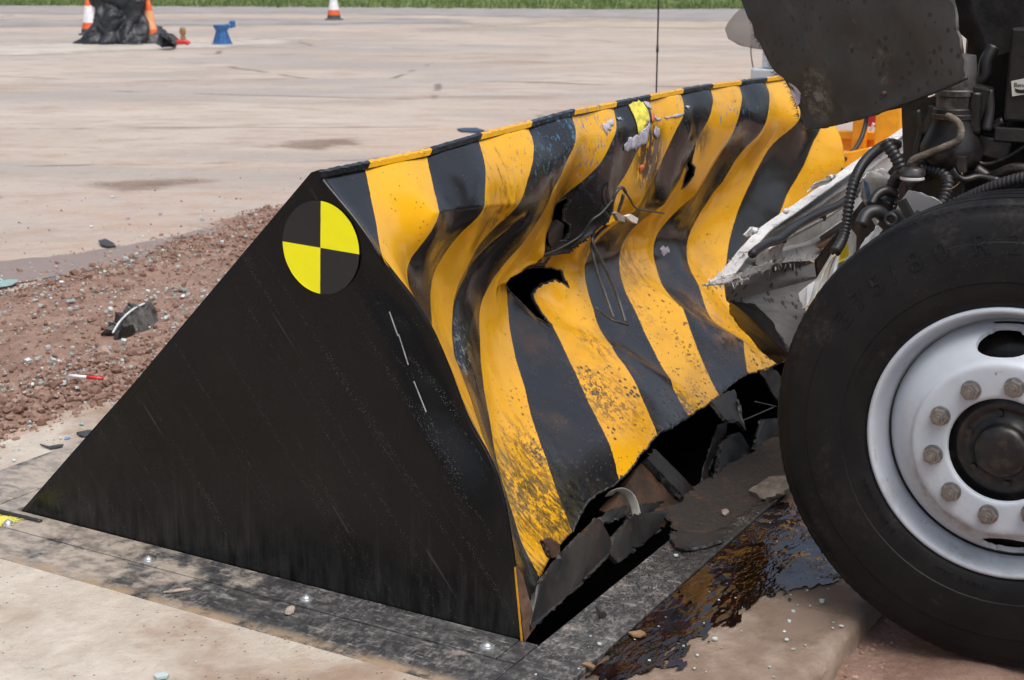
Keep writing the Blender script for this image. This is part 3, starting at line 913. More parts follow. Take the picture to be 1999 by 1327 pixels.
def scatter(name, spots, mat, tpl, seed, label=None, cat=None):
    rnd = random.Random(seed); v, f = [], []
    for (x, y, z, s) in spots:
        tv, tf = tpl[rnd.randrange(len(tpl))]
        M = Matrix.Rotation(rnd.uniform(0, 6.28), 3, 'Z') @ Matrix.Rotation(rnd.uniform(-.5, .5), 3, 'X')
        b = len(v); c = Vector((x, y, z + s * .2))
        v += [c + (M @ q) * s for q in tv]
        f += [tuple(b + i for i in t) for t in tf]
    o = obj(name, v, f, mat, None, False)
    tag(o, label, cat, kind='stuff')
    return o

def gravel():
    rnd = random.Random(11); sp = []
    while len(sp) < 15000:
        x = rnd.uniform(-.6, 4.6); y = rnd.uniform(GY0 - .04, GY1 + .12)
        front = math.exp(-((y - GY0 - .22) / .24) ** 2)
        back = math.exp(-((y - 3.85) / .22) ** 2) * .7
        n = mnoise.noise(Vector((x * 1.5, y * 1.5, 3)))
        if rnd.random() > .22 + front + back + .35 * n: continue
        big = rnd.random() < (.42 * front + .14 * back + .03)
        s = .010 * math.exp(abs(rnd.gauss(0, .42))) if big else .003 * math.exp(abs(rnd.gauss(0, .6)))
        s = min(s, .030)
        sp.append((x, y, gz(x, y), s))
    for i in range(500):      # stray stones on the concrete around
        x = rnd.uniform(-1.5, 6); y = rnd.gauss(3.3, 1.6)
        if y > 2.0 : sp.append((x, y, .004, rnd.uniform(.003, .008)))
    scatter('gravel', sp, G['gravel_stone'], TPL, 3, 'loose red-brown crushed stone strewn behind the blocker', 'gravel')
    sp = []
    for i in range(2600):     # crumbs on the earth by the wheel
        x = rnd.uniform(-.4, 1.3); y = rnd.uniform(-1.5, -.64)
        sp.append((x, y, -.060, rnd.uniform(.002, .009)))
    scatter('earth_crumbs', sp, G['gravel_stone'], TPL, 6, 'loose red-brown crumbs of earth in front of the wheel', 'earth crumbs')
gravel()

def shard_templates(n, seed):
    rnd = random.Random(seed); out = []
    for i in range(n):
        k = rnd.choice((4, 4, 5, 6)); r = [rnd.uniform(.6, 1.2) for _ in range(k)]
        t = rnd.uniform(.25, .6)
        vs = [Vector((r[j] * math.cos(6.283 * j / k), r[j] * math.sin(6.283 * j / k), h)) for h in (-t / 2, t) for j in range(k)]
        fs = [tuple(range(k))[::-1], tuple(range(k, 2 * k))] + [(j, (j + 1) % k, k + (j + 1) % k, k + j) for j in range(k)]
        out.append((vs, fs))
    return out
SH = shard_templates(10, 9)
def crumbs():
    rnd = random.Random(21); sp = []
    while len(sp) < 3600:
        x = rnd.uniform(-.7, 4.2); y = rnd.gauss(2.95, .65)
        if y < 1.95 or y > 5.5: continue
        n = mnoise.noise(Vector((x * 2.2, y * 2.2, 13)))
        if rnd.random() > .55 + n * .9: continue
        s = .0042 * math.exp(rnd.gauss(0, .5))
        sp.append((x, y, gz(x, y) + .009, min(s, .015)))
    for i in range(120):
        x = rnd.uniform(-2, 8); y = rnd.uniform(4.5, 8)
        sp.append((x, y, .004, rnd.uniform(.003, .008)))
    for i in range(110):    # on slab, frame and pavement
        x = rnd.uniform(-.2, 1.6); y = rnd.uniform(-.6, -.06)
        sp.append((x, y, .008 if y > -.195 else .003, rnd.uniform(.0018, .0045)))
    for i in range(50):
        sp.append((rnd.uniform(-.9, -.3), rnd.uniform(0, 1.6), .008, rnd.uniform(.0015, .003)))
    scatter('glass_crumbs', sp, G['glass_crumb'], SH, 5, 'pale green crumbs of broken window glass strewn on the gravel', 'broken glass')
crumbs()

# ================================================================== ROAD BLOCKER
blocker = empty('road_blocker', (0, 0, 0))
tag(blocker, 'crushed steel road blocker wedge, black side plate, yellow and black striped front', 'road blocker')

SAMP = np.array([[0.165,0.531,1.02],[0.134,0.5,0.99],[0.099,0.464,0.954],[0.064,0.43,0.919],[0.031,0.401,0.887],[0.014,0.388,0.87],[-0.0,0.371,0.855],[0.439,0.531,1.021],[0.408,0.501,0.99],[0.372,0.466,0.954],[0.343,0.438,0.925],[0.324,0.424,0.906],[0.307,0.416,0.889],[0.281,0.417,0.863],[0.251,0.428,0.833],[0.227,0.436,0.809],[0.208,0.435,0.79],[0.192,0.426,0.774],[0.161,0.396,0.744],[0.139,0.368,0.721],[0.118,0.334,0.7],[0.097,0.301,0.679],[0.089,0.287,0.671],[0.696,0.531,1.037],[0.662,0.497,1.003],[0.627,0.468,0.969],[0.593,0.445,0.935],[0.559,0.429,0.9],[0.534,0.425,0.875],[0.517,0.43,0.859],[0.486,0.454,0.827],[0.452,0.47,0.793],[0.415,0.478,0.756],[0.384,0.477,0.725],[0.35,0.463,0.692],[0.332,0.452,0.673],[0.301,0.43,0.643],[0.272,0.406,0.613],[0.965,0.531,1.042],[0.942,0.507,1.02],[0.923,0.491,1.0],[0.892,0.477,0.97],[0.857,0.464,0.935],[0.813,0.455,0.891],[0.781,0.454,0.859],[0.761,0.463,0.839],[0.723,0.488,0.801],[0.679,0.51,0.757],[0.638,0.518,0.716],[0.607,0.521,0.685],[0.576,0.52,0.654],[0.552,0.515,0.63],[0.517,0.499,0.595],[0.484,0.482,0.562],[0.457,0.465,0.535],[0.436,0.45,0.514],[0.421,0.431,0.499],[0.396,0.4,0.474],[0.371,0.369,0.449],[0.343,0.336,0.421],[0.312,0.3,0.39],[0.276,0.259,0.354],[0.241,0.22,0.319],[1.217,0.531,1.055],[1.194,0.508,1.031],[1.167,0.491,1.005],[1.141,0.483,0.978],[1.103,0.483,0.94],[1.063,0.481,0.9],[1.034,0.485,0.871],[0.993,0.484,0.83],[0.972,0.484,0.81],[0.928,0.493,0.765],[0.884,0.508,0.721],[0.85,0.528,0.687],[0.832,0.537,0.669],[0.803,0.549,0.641],[0.781,0.553,0.618],[0.754,0.557,0.591],[0.73,0.551,0.567],[0.7,0.536,0.537],[0.667,0.515,0.504],[0.632,0.49,0.469],[0.587,0.457,0.424],[0.555,0.432,0.392],[0.514,0.399,0.351],[0.475,0.366,0.312],[0.436,0.331,0.273],[0.399,0.293,0.236],[0.353,0.246,0.19],[0.312,0.201,0.149],[0.269,0.154,0.107],[0.223,0.087,0.06],[1.503,0.531,1.053],[1.473,0.507,1.024],[1.448,0.492,0.998],[1.411,0.489,0.961],[1.379,0.494,0.93],[1.345,0.501,0.895],[1.316,0.52,0.866],[1.292,0.539,0.843],[1.269,0.562,0.819],[1.24,0.582,0.79],[1.221,0.586,0.771],[1.181,0.578,0.731],[1.148,0.581,0.699],[1.112,0.574,0.662],[1.098,0.58,0.648],[1.079,0.612,0.63],[1.054,0.632,0.604],[1.03,0.638,0.58],[1.007,0.624,0.557],[0.975,0.604,0.525],[0.914,0.564,0.464],[0.88,0.534,0.43],[0.842,0.499,0.392],[0.793,0.451,0.344],[0.751,0.41,0.301],[0.718,0.378,0.268],[0.688,0.344,0.238],[0.641,0.288,0.191],[0.593,0.236,0.143],[0.545,0.183,0.096],[0.513,0.144,0.063],[1.754,0.531,1.054],[1.719,0.499,1.019],[1.689,0.488,0.989],[1.652,0.488,0.952],[1.609,0.497,0.909],[1.569,0.5,0.869],[1.543,0.505,0.843],[1.504,0.514,0.804],[1.456,0.516,0.756],[1.417,0.516,0.717],[1.395,0.544,0.695],[1.36,0.565,0.66],[1.338,0.59,0.638],[1.317,0.615,0.617],[1.29,0.636,0.59],[1.264,0.653,0.564],[1.208,0.659,0.508],[1.175,0.616,0.475],[1.14,0.56,0.439],[1.102,0.503,0.402],[1.057,0.447,0.357],[1.024,0.406,0.324],[0.989,0.363,0.289],[0.953,0.315,0.253],[0.923,0.272,0.222],[0.895,0.237,0.195],[0.857,0.197,0.157],[0.807,0.157,0.107],[2.026,0.531,1.058],[1.994,0.503,1.025],[1.966,0.489,0.997],[1.931,0.492,0.963],[1.89,0.495,0.922],[1.846,0.5,0.878],[1.818,0.506,0.85],[1.782,0.507,0.813],[1.739,0.512,0.77],[1.697,0.519,0.729],[1.676,0.525,0.708],[1.661,0.536,0.692],[1.638,0.562,0.67],[1.615,0.588,0.647],[1.575,0.616,0.607],[1.539,0.623,0.571],[1.511,0.625,0.542],[1.477,0.609,0.509],[1.445,0.585,0.477],[1.404,0.545,0.436],[1.374,0.513,0.405],[1.335,0.468,0.366],[1.301,0.423,0.333],[1.267,0.363,0.299],[1.231,0.307,0.262],[1.194,0.263,0.225],[1.157,0.219,0.189],[1.12,0.172,0.151],[2.284,0.531,1.055],[2.255,0.504,1.026],[2.222,0.49,0.993],[2.186,0.489,0.957],[2.147,0.498,0.917],[2.111,0.504,0.881],[2.072,0.508,0.843],[2.036,0.51,0.807],[1.991,0.512,0.762],[1.949,0.525,0.72],[1.919,0.535,0.69],[1.892,0.569,0.662],[1.859,0.599,0.629],[1.83,0.619,0.6],[1.795,0.629,0.566],[1.765,0.625,0.536],[1.73,0.613,0.501],[1.699,0.591,0.47],[1.666,0.56,0.437],[1.625,0.509,0.395],[1.594,0.476,0.365],[1.558,0.436,0.329],[1.52,0.389,0.291],[1.477,0.337,0.248],[1.444,0.294,0.214],[1.41,0.251,0.181],[1.386,0.217,0.156],[1.362,0.188,0.132],[2.56,0.531,1.048],[2.521,0.497,1.009],[2.487,0.484,0.975],[2.436,0.476,0.924],[2.391,0.479,0.879],[2.34,0.492,0.828],[2.289,0.505,0.777],[2.242,0.519,0.73],[2.199,0.535,0.686],[2.158,0.57,0.646],[2.137,0.588,0.625],[2.11,0.607,0.598],[2.067,0.627,0.555],[2.036,0.623,0.523],[2.005,0.611,0.493],[1.97,0.583,0.458],[1.927,0.543,0.414],[1.892,0.495,0.379],[1.861,0.442,0.348],[1.833,0.403,0.32],[1.8,0.368,0.287],[1.757,0.325,0.245],[1.718,0.286,0.205],[1.679,0.245,0.167],[1.642,0.196,0.129],[2.837,0.531,1.04],[2.796,0.493,0.999],[2.758,0.473,0.961],[2.701,0.461,0.904],[2.654,0.474,0.857],[2.606,0.508,0.809],[2.567,0.528,0.77],[2.528,0.539,0.731],[2.489,0.551,0.692],[2.448,0.572,0.651],[2.418,0.581,0.621],[2.385,0.595,0.588],[2.331,0.603,0.534],[2.285,0.6,0.488],[2.247,0.584,0.45],[2.208,0.554,0.411],[2.164,0.506,0.367],[2.126,0.468,0.329],[2.089,0.432,0.292],[2.065,0.402,0.268],[2.048,0.363,0.251],[2.03,0.313,0.233],[2.017,0.278,0.22],[1.993,0.255,0.196],[1.957,0.227,0.16],[1.928,0.208,0.131],[3.117,0.531,1.035],[3.055,0.48,0.972],[2.996,0.444,0.914],[2.967,0.44,0.885],[2.932,0.464,0.85],[2.901,0.494,0.819],[2.863,0.516,0.781],[2.823,0.529,0.74],[2.783,0.538,0.7],[2.739,0.544,0.657],[2.699,0.549,0.617],[2.641,0.552,0.559],[2.582,0.548,0.5],[2.535,0.543,0.452],[2.492,0.533,0.409],[2.459,0.524,0.376],[2.411,0.501,0.329],[2.364,0.468,0.282],[2.32,0.427,0.238],[2.287,0.379,0.204],[2.253,0.313,0.171],[2.225,0.258,0.142],[2.19,0.205,0.107],[3.182,0.417,0.824],[3.143,0.423,0.786],[3.098,0.423,0.741],[3.053,0.426,0.696],[3.012,0.436,0.655],[2.959,0.452,0.602],[2.902,0.459,0.545],[2.873,0.465,0.516],[0.01,0.521,1.009],[0.01,0.376,0.855],[0.022,0.351,0.82],[0.03,0.324,0.786],[0.038,0.303,0.757],[0.05,0.259,0.686],[0.055,0.241,0.644],[0.06,0.218,0.588],[0.06,0.183,0.507],[0.06,0.162,0.468],[0.06,0.127,0.423],[0.055,0.097,0.376],[0.05,0.081,0.336],[0.045,0.067,0.301],[0.04,0.056,0.258],[0.035,0.045,0.218],[0.025,0.029,0.158],[0.01,0.004,0.0],[3.3,0.382,0.828],[3.3,0.362,0.787],[3.3,0.346,0.729],[3.3,0.333,0.67],[3.3,0.531,1.03],[3.3,0.4,0.45],[3.3,0.27,0.25],[3.3,0.1,0.05],[2.9,0.4,0.3],[2.6,0.22,0.1],[3.0,0.16,0.07],[0.0,0.531,1.022],[0.0,0.0,0.0],[0.25,0.05,0.03],[1.1,0.531,1.055],[1.35,0.531,1.055],[0.3,0.531,1.03],[3.0,0.531,1.035]])
EDGE = np.array([[0.0,0.5169,1.0094],[0.0,0.3716,0.8551],[0.012,0.3474,0.8203],[0.02,0.3203,0.7864],[0.028,0.2986,0.7566],[0.04,0.2554,0.6857],[0.045,0.2372,0.6439],[0.05,0.2137,0.5882],[0.05,0.179,0.5075],[0.05,0.1576,0.4683],[0.05,0.1226,0.4229],[0.045,0.0928,0.3758],[0.04,0.0766,0.3363],[0.035,0.063,0.3012],[0.03,0.0521,0.2582],[0.025,0.0412,0.2176],[0.015,0.0248,0.1578],[0.0,0.0,0.0]])          # front edge of the near side plate, top to bottom
def fit_rbf(X, Z, Y, lam=2e-4):
    P = np.c_[X, Z * 1.0]
    d = np.linalg.norm(P[:, None] - P[None], axis=2)
    K = np.where(d > 0, d * d * np.log(np.maximum(d, 1e-9)), 0) + lam * np.eye(len(P))
    A = np.c_[np.ones(len(P)), P]
    n = len(P)
    M = np.zeros((n + 3, n + 3)); M[:n, :n] = K; M[:n, n:] = A; M[n:, :n] = A.T
    s = np.linalg.solve(M, np.r_[Y, 0, 0, 0])
    return P, s
RB = fit_rbf(SAMP[:, 0], SAMP[:, 2], SAMP[:, 1])
def sheet_y(x, z):
    x = np.asarray(x, float); z = np.asarray(z, float); sh = x.shape
    q = np.c_[x.ravel(), z.ravel()]; P, s = RB
    out = np.empty(len(q))
    for i in range(0, len(q), 8000):
        d = np.linalg.norm(q[i:i + 8000, None] - P[None], axis=2)
        K = np.where(d > 0, d * d * np.log(np.maximum(d, 1e-9)), 0)
        out[i:i + 8000] = K @ s[:len(P)] + s[-3] + q[i:i + 8000] @ s[-2:]
    return out.reshape(sh)
def zbot(x): return np.interp(x, [0, .223, .513, .66, .807, .95, 1.12, 1.362, 1.642, 1.928, 2.19, 2.4, BX], [.015, .055, .06, .09, .105, .135, .150, .130, .127, .130, .105, .07, .05])
def ztop(x): return np.interp(x, [0, .165, .439, .696, .965, 1.22, 1.5, 2.0, 2.28, 2.56, 2.84, 3.12, BX], [1.020, 1.020, 1.021, 1.035, 1.042, 1.053, 1.053, 1.056, 1.054, 1.047, 1.039, 1.034, 1.03])

def in_poly(px, pz, poly):
    ins = np.zeros(px.shape, bool); n = len(poly)
    for i in range(n):
        (ax, ay), (bx, by) = poly[i], poly[(i + 1) % n]
        ins ^= ((ay > pz) != (by > pz)) & (px < (bx - ax) * (pz - ay) / (by - ay + 1e-12) + ax)
    return ins
HOLES = [[(p[0], p[2]) for p in h] for h in [[(1.0066,0.626,0.587),(1.0693,0.636,0.5977),(1.221,0.656,0.5808),(1.2942,0.642,0.5692),(1.3421,0.624,0.5526),(1.3504,0.606,0.497),(1.3322,0.622,0.5152),(1.3008,0.638,0.5308),(1.26,0.652,0.5223),(1.2151,0.656,0.5012),(1.1839,0.624,0.4787),(1.1446,0.57,0.4451),(1.1202,0.546,0.431),(1.1044,0.562,0.4451),(1.0879,0.574,0.4566),(1.0795,0.594,0.4749),(1.0676,0.612,0.4973),(1.0551,0.626,0.5233),(1.0289,0.632,0.5496)],[(1.2102,0.58,0.7796),(1.2766,0.57,0.7994),(1.2927,0.566,0.7848),(1.2796,0.58,0.754),(1.2814,0.586,0.7278),(1.3103,0.578,0.7082),(1.3125,0.586,0.6783),(1.2991,0.602,0.6597),(1.2644,0.612,0.6612),(1.2171,0.606,0.6821),(1.1887,0.582,0.7296)],[(2.1018,0.506,0.8714),(2.0964,0.51,0.8289),(2.0983,0.514,0.8088),(2.1453,0.512,0.7853),(2.1431,0.518,0.7598),(2.1148,0.534,0.7259),(2.0933,0.54,0.7174),(2.0613,0.52,0.7716),(2.0773,0.516,0.7914),(2.0399,0.51,0.8105),(2.0636,0.508,0.847)]]]

FOLD = np.array([(.90, .600), (.9189, .6159), (1.0831, .6255), (1.2208, .618), (1.3193, .6162), (1.3379, .6383), (1.3603, .6596), (1.3968, .6947), (1.5304, .707)])
RIDGE = [Vector((x, z)) for x, z in ((1.80, .42), (1.8431, .3906), (1.881, .3216), (1.959, .2736), (2.0198, .2189), (2.1885, .1125))]
RIDGE2 = [Vector((x, z)) for x, z in ((1.10, .455), (1.20, .395), (1.33, .33), (1.45, .22), (1.50, .14))]
RIDGE3 = [Vector((x, z)) for x, z in ((.30, .905), (.42, .895), (.57, .885), (.76, .86))]
RIDGE4 = [Vector((x, z)) for x, z in ((.84, .80), (.70, .70), (.60, .63), (.52, .56), (.46, .49))]
def seg_dist(x, z, line):
    p = Vector((x, z)); best = 9.0
    for a, b in zip(line, line[1:]):
        d = b - a; t = max(0, min(1, (p - a).dot(d) / d.length_squared))
        best = min(best, (p - a - d * t).length)
    return best
def crumple(p):
    # what the blow added to the smooth buckle: sharp creases, a lapped fold, lips bent out round the tear
    x, y, z = float(p[0]), float(p[1]), float(p[2]); q = Vector((x, y * .4, z))
    e = .0030 * mnoise.noise(q * 7) + .0010 * mnoise.noise(q * 21)
    mid = min(1, max(0, (x - .25) / .3))
    e += mid * (.014 * (abs(mnoise.noise(q * 2.6 + Vector((4, 0, 2)))) - .2) + .006 * (abs(mnoise.noise(q * 6.0)) - .2))
    for ln, amp, w in ((RIDGE, -.016, .022), (RIDGE2, -.010, .020), (RIDGE3, -.007, .018), (RIDGE4, .012, .016)):
        d = seg_dist(x, z, ln)
        if d < .12: e += amp * math.exp(-d / w)
    if .86 < x < 1.62:
        zf = float(np.interp(x, FOLD[:, 0], FOLD[:, 1])); m = min(1, (x - .86) / .10, (1.62 - x) / .16)
        if z > zf: e -= .042 * m * math.exp(-(z - zf) / .04)
        else: e += .022 * m * math.exp(-(zf - z) / .035)
    for cx, cz, r, amp in ((1.30, .500, .050, -.020), (1.04, .470, .045, -.020), (2.06, .86, .05, -.012)):
        e += amp * math.exp(-((x - cx) ** 2 + (z - cz) ** 2) / (r * r))
    return e

def front_plate():
    nx, nz = 520, 200
    u = np.linspace(0.0, 1.0, nx + 1); w = np.linspace(0, 1, nz + 1)
    U, Wv = np.meshgrid(u, w)
    Z = zbot(.012 + U * (BX - .014)) * (1 - Wv) + ztop(U * BX) * Wv
    # the left border follows the buckled edge of the side plate
    joined = np.clip((Z - .80) / .06, 0, 1)          # above this the weld still holds plate to side
    xl = np.interp(Z, EDGE[::-1, 2], EDGE[::-1, 0]) + .012 - .0155 * joined
    X = xl + U * (BX - .002 - xl)
    Y = sheet_y(X, Z) - .012 * joined * np.exp(-np.maximum(X, 0) / .025)
    rnd = random.Random(3)
    V = np.empty((nz + 1) * (nx + 1) * 3).reshape(-1, 3)
    V[:, 0] = X.ravel(); V[:, 1] = Y.ravel(); V[:, 2] = Z.ravel()
    # torn lower edge, small dents
    for i in range(nx + 1):
        q = Vector((float(X[0, i]) * 30, 0, 0))
        e = .006 * mnoise.noise(q) + .004 * mnoise.noise(q * 4) if X[0, i] > .52 else 0
        for j in range(4): V[j * (nx + 1) + i, 2] += e * (1 - j / 4)
    dent = np.array([crumple(p) for p in V])
    edge_fade = np.clip((ztop(V[:, 0]) - V[:, 2]) / .06, 0, 1)
    V[:, 1] += dent * edge_fade
    cx = (X[:-1, :-1] + X[1:, 1:]) / 2; cz = (Z[:-1, :-1] + Z[1:, 1:]) / 2
    keep = np.ones(cx.shape, bool)
    for h in HOLES: keep &= ~in_poly(cx, cz, h)
    f = []
    for j in range(nz):
        b = j * (nx + 1)
        for i in range(nx):
            if keep[j, i]: f.append((b + i, b + i + 1, b + nx + 2 + i, b + nx + 1 + i))
    bm = bmesh.new()
    me = bpy.data.meshes.new('front_plate'); me.from_pydata(V.tolist(), [], f)
    bm.from_mesh(me)
    bmesh.ops.delete(bm, geom=[v for v in bm.verts if not v.link_faces], context='VERTS')
    bm.to_mesh(me); bm.free()
    # bright torn lips round the holes and along the ripped lower edge
    from collections import Counter
    ec = Counter()
    for q in f:
        for a, b in zip(q, q[1:] + q[:1]): ec[(min(a, b), max(a, b))] += 1
    ev, ef = [], []
    N = nx + 1
    for (a, b), c in ec.items():
        if c != 1: continue
        ia, ib, ja, jb = a % N, b % N, a // N, b // N
        if (ia == ib and ia in (0, nx)) or (ja == jb == nz): continue
        if ja == jb == 0 and V[a, 0] < .52: continue
        A, B = Vector(V[a]), Vector(V[b]); d = (B - A).normalized()
        s1 = d.cross(Vector((0, 1, 0))).normalized(); s2 = Vector((0, 1, 0))
        k0 = len(ev)
        for P in (A - d * .0015, B + d * .0015):
            w = .0016 + .0012 * mnoise.noise(P * 60)
            for u_, v_ in ((1, -.6), (1, 2.2), (-1, 2.2), (-1, -.6)): ev.append(P + s1 * u_ * w + s2 * v_ * .0030)
        ef += [(k0, k0 + 1, k0 + 5, k0 + 4), (k0 + 1, k0 + 2, k0 + 6, k0 + 5), (k0 + 2, k0 + 3, k0 + 7, k0 + 6), (k0 + 3, k0, k0 + 4, k0 + 7)]
    te = obj('torn_edge', ev, ef, G['edge_metal'], blocker, False)
    te['kind'] = 'stuff'
    o = obj_me('front_plate', me, None, blocker, True, mats=[G['stripe_paint'], G['black_paint']])
    o['label'] = 'crumpled yellow and black striped front plate with torn holes'
    m = solid(o, .009, -1.0)
    o.modifiers['thickness'].material_offset_rim = 1
    return o
front_plate()

def side_plate(x0, name, label, mirror=False):
    nz, ny = 90, 80
    zs = np.linspace(0.0, 1.0, nz + 1) ** 1.0
    v = []
    for k in range(nz + 1):
        z = 1.016 * zs[k]
        if mirror:
            yf, dx = .531 * z / 1.03, 0.0
        else:
            yf = float(np.interp(z, EDGE[::-1, 2], EDGE[::-1, 1])); dx = float(np.interp(z, EDGE[::-1, 2], EDGE[::-1, 0]))
        yb = 1.617 - (1.617 - .540) * z / 1.022
        for i in range(ny + 1):
            t = (i / ny) ** 1.6
            y = yf + (yb - yf) * t
            d = y - yf
            s = max(0.0, 1 - d / .13); s = s * s * (3 - 2 * s)
            x = x0 + dx * s
            if not mirror: x += .004 * mnoise.noise(Vector((y * 2.2, z * 2.2, 3))) * min(1, d / .05) * min(1, z / .1) * min(1, (1.02 - z) / .1)
            v.append((x, y, z))
    f = [(k * (ny + 1) + i, (k + 1) * (ny + 1) + i, (k + 1) * (ny + 1) + i + 1, k * (ny + 1) + i + 1) for k in range(nz) for i in range(ny)]
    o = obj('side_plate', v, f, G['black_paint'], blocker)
    o['label'] = label
    solid(o, .010, 1.0 if mirror else -1.0)
    return o
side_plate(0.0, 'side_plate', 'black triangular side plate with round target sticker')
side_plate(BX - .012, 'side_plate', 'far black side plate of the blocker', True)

def bar(name, a, b, w, h, mat, parent, up=(0, 0, 1), bev=0.0):
    a, b = Vector(a), Vector(b); d = (b - a); L = d.length; d.normalize()
    s = d.cross(Vector(up)).normalized(); u = s.cross(d)
    bm = bmesh.new()
    rot = Matrix((d, s, u)).transposed()
    box_bm(bm, (a + b) / 2, (L, w, h), rot)
    o = from_bm(name, bm, mat, parent)
    if bev: bevel(o, bev)
    return o

# sloping road deck from the crest down to the back, its thick edge shows along the crest
def deck():
    n = 330; v = []
    prof = [(.5215, .001), (.5235, .013), (.533, .017), (.552, .011), (1.60, -1.03), (1.585, -1.04), (.536, -.012)]
    for i in range(n + 1):
        x = BX * i / n; zt = float(ztop(x))
        q = Vector((x * 45, 0, 0))
        w = .0022 * mnoise.noise(q) + .0026 * mnoise.noise(q * 2.3)
        for j, (y, dz) in enumerate(prof):
            jy = w * (1 if j in (1, 2) else .6 if j == 3 else 0)
            v.append((x, y + jy, (zt + dz + jy) if j not in (4, 5) else 1.03 + dz))
    m = len(prof)
    f = [(i * m + j, (i + 1) * m + j, (i + 1) * m + (j + 1) % m, i * m + (j + 1) % m) for i in range(n) for j in range(m)]
    f += [tuple(range(m)), tuple(n * m + j for j in range(m))[::-1]]
    fm = [0 if j <= 2 else 1 for i in range(n) for j in range(m)] + [1, 1]
    o = obj('deck_plate', v, f, None, blocker, True, [G['stripe_paint'], G['black_paint']], fm)
    mm = o.modifiers.new('split', 'EDGE_SPLIT'); mm.split_angle = R(40)
deck()
# inner ribs and hinge beams seen through the tears
for x in (.55, 1.1, 1.7, 2.3, 2.9):
    obj('rib', [(x, .72, .02), (x, 1.5, .02), (x, .72, .72), (x + .012, .72, .02), (x + .012, 1.5, .02), (x + .012, .72, .72)],
        [(0, 1, 2), (5, 4, 3), (0, 3, 4, 1), (1, 4, 5, 2), (2, 5, 3, 0)], G['dark_steel'], blocker, False)
box('cross_beam', .02, BX - .03, .70, .80, .02, .14, G['dark_steel'], blocker)

# round black and yellow crash test target on the side plate
def target():
    cy, cz, r = .529, .860, .1085
    n = 96; a0 = R(2.5)
    v = [(-.0015, cy, cz)]; f = []; fm = []
    rings = 12
    def xo(y, z): return .004 * mnoise.noise(Vector((y * 2.2, z * 2.2, 3))) - .0035 + .0007 * mnoise.noise(Vector((y * 30, z * 60, 1)))
    v[0] = (xo(cy, cz), cy, cz)
    for k in range(1, rings + 1):
        for i in range(n):
            an = a0 + 2 * math.pi * i / n; y = cy + r * k / rings * math.cos(an); z = cz + r * k / rings * math.sin(an)
            v.append((xo(y, z), y, z))
    for i in range(n):
        q = (i * 4) // n
        f.append((0, 1 + i, 1 + (i + 1) % n)); fm.append(q % 2)
        for k in range(rings - 1):
            b = 1 + k * n
            f.append((b + i, b + n + i, b + n + (i + 1) % n, b + (i + 1) % n)); fm.append(q % 2)
    o = obj('target_sticker', v, f, None, blocker, True, [G['sticker_black'], G['sticker_yellow']], fm)
    o['label'] = 'round yellow and black quartered crash target sticker'
target()

# bright scratches left by torn tape on the side plate
TAPES = [[(-0.004,0.3414,0.732),(-0.004,0.319,0.6777)], [(-0.004,0.3175,0.6827),(-0.004,0.2926,0.6143)], [(-0.004,0.2781,0.578),(-0.004,0.2462,0.5104)]]
for a, b in TAPES:
    bar('tape_strip', a, b, .0012, .0030, G['tape_white'], blocker, (1, 0, 0))
# yellow edge and rusty inner lip at the lower front corner
obj('paint_edge', [(-0.003,0.0171,0.1811),(-0.003,0.0138,0.1818),(-0.003,-0.005,0.0063),(-0.003,-0.001,0.0003)], [(0, 1, 2, 3)], G['yellow_edge'], blocker, False)
solid(bpy.data.objects['paint_edge'], .002, 0)
plate('corner_lip', [(0.014,0.0242,0.1769),(0.05,0.0287,0.1437),(0.06,-0.001,0.0171),(0.014,0.0026,-0.0028)], .006, G['rust_edge'], blocker, .001, 0, 4)

# torn paper sticker patches on the crest: cut from the plate's own surface
def patch(name, pts, mat, off, torn, seed, parent=blocker, cell=.008):
    rnd = random.Random(seed)
    P = jitter_poly([(p[0], 0, p[2]) for p in pts], torn, rnd, .012)
    poly = [(p.x, p.z) for p in P]
    xs = [p[0] for p in poly]; zs = [p[1] for p in poly]
    bm = bmesh.new()
    vs = [bm.verts.new((x, 0, z)) for x, z in poly]
    fc = bm.faces.new(vs)
    bmesh.ops.triangulate(bm, faces=[fc], ngon_method='EAR_CLIP')
    for _ in range(5):
        lng = [e for e in bm.edges if e.calc_length() > cell * 1.6]
        if not lng: break
        bmesh.ops.subdivide_edges(bm, edges=lng, cuts=1); bmesh.ops.triangulate(bm, faces=bm.faces[:])
    X = np.array([v.co.x for v in bm.verts]); Z = np.array([v.co.z for v in bm.verts])
    Y = sheet_y(X, Z)
    for v, y in zip(bm.verts, Y):
        p = Vector((v.co.x, y, v.co.z))
        fade = min(1, max(0, (float(ztop(v.co.x)) - v.co.z) / .06))
        v.co.y = y + fade * crumple(p) - off - .0015 * abs(mnoise.noise(p * 40))
    o = from_bm(name, bm, mat, parent, True)
    solid(o, .0006, 0)
    return o
patch('torn_sticker', [(1.6052,0.53,1.0608),(1.6952,0.522,1.0571),(1.7013,0.506,1.0295),(1.6808,0.492,0.996),(1.6393,0.494,0.9834),(1.673,0.492,0.9967),(1.6545,0.49,0.9724),(1.6142,0.496,0.9597),(1.6138,0.504,1.0015),(1.6034,0.514,1.0278)], G['sticker_old'], 0.0022, 0.005, 1)
patch('torn_paper', [(1.5029,0.492,0.9231),(1.532,0.496,0.9518),(1.6032,0.498,0.9607),(1.6585,0.492,0.9784),(1.6883,0.492,1.0019),(1.6663,0.488,0.9615),(1.6674,0.488,0.9417),(1.6242,0.496,0.9129),(1.5752,0.498,0.9132)], G['torn_paper'], 0.0026, 0.01, 2)
patch('torn_paper', [(1.3887,0.508,1.0189),(1.455,0.506,1.0238),(1.4427,0.496,1.0019),(1.4076,0.496,0.9928),(1.3838,0.498,0.9856)], G['torn_paper'], 0.0022, 0.009, 3)
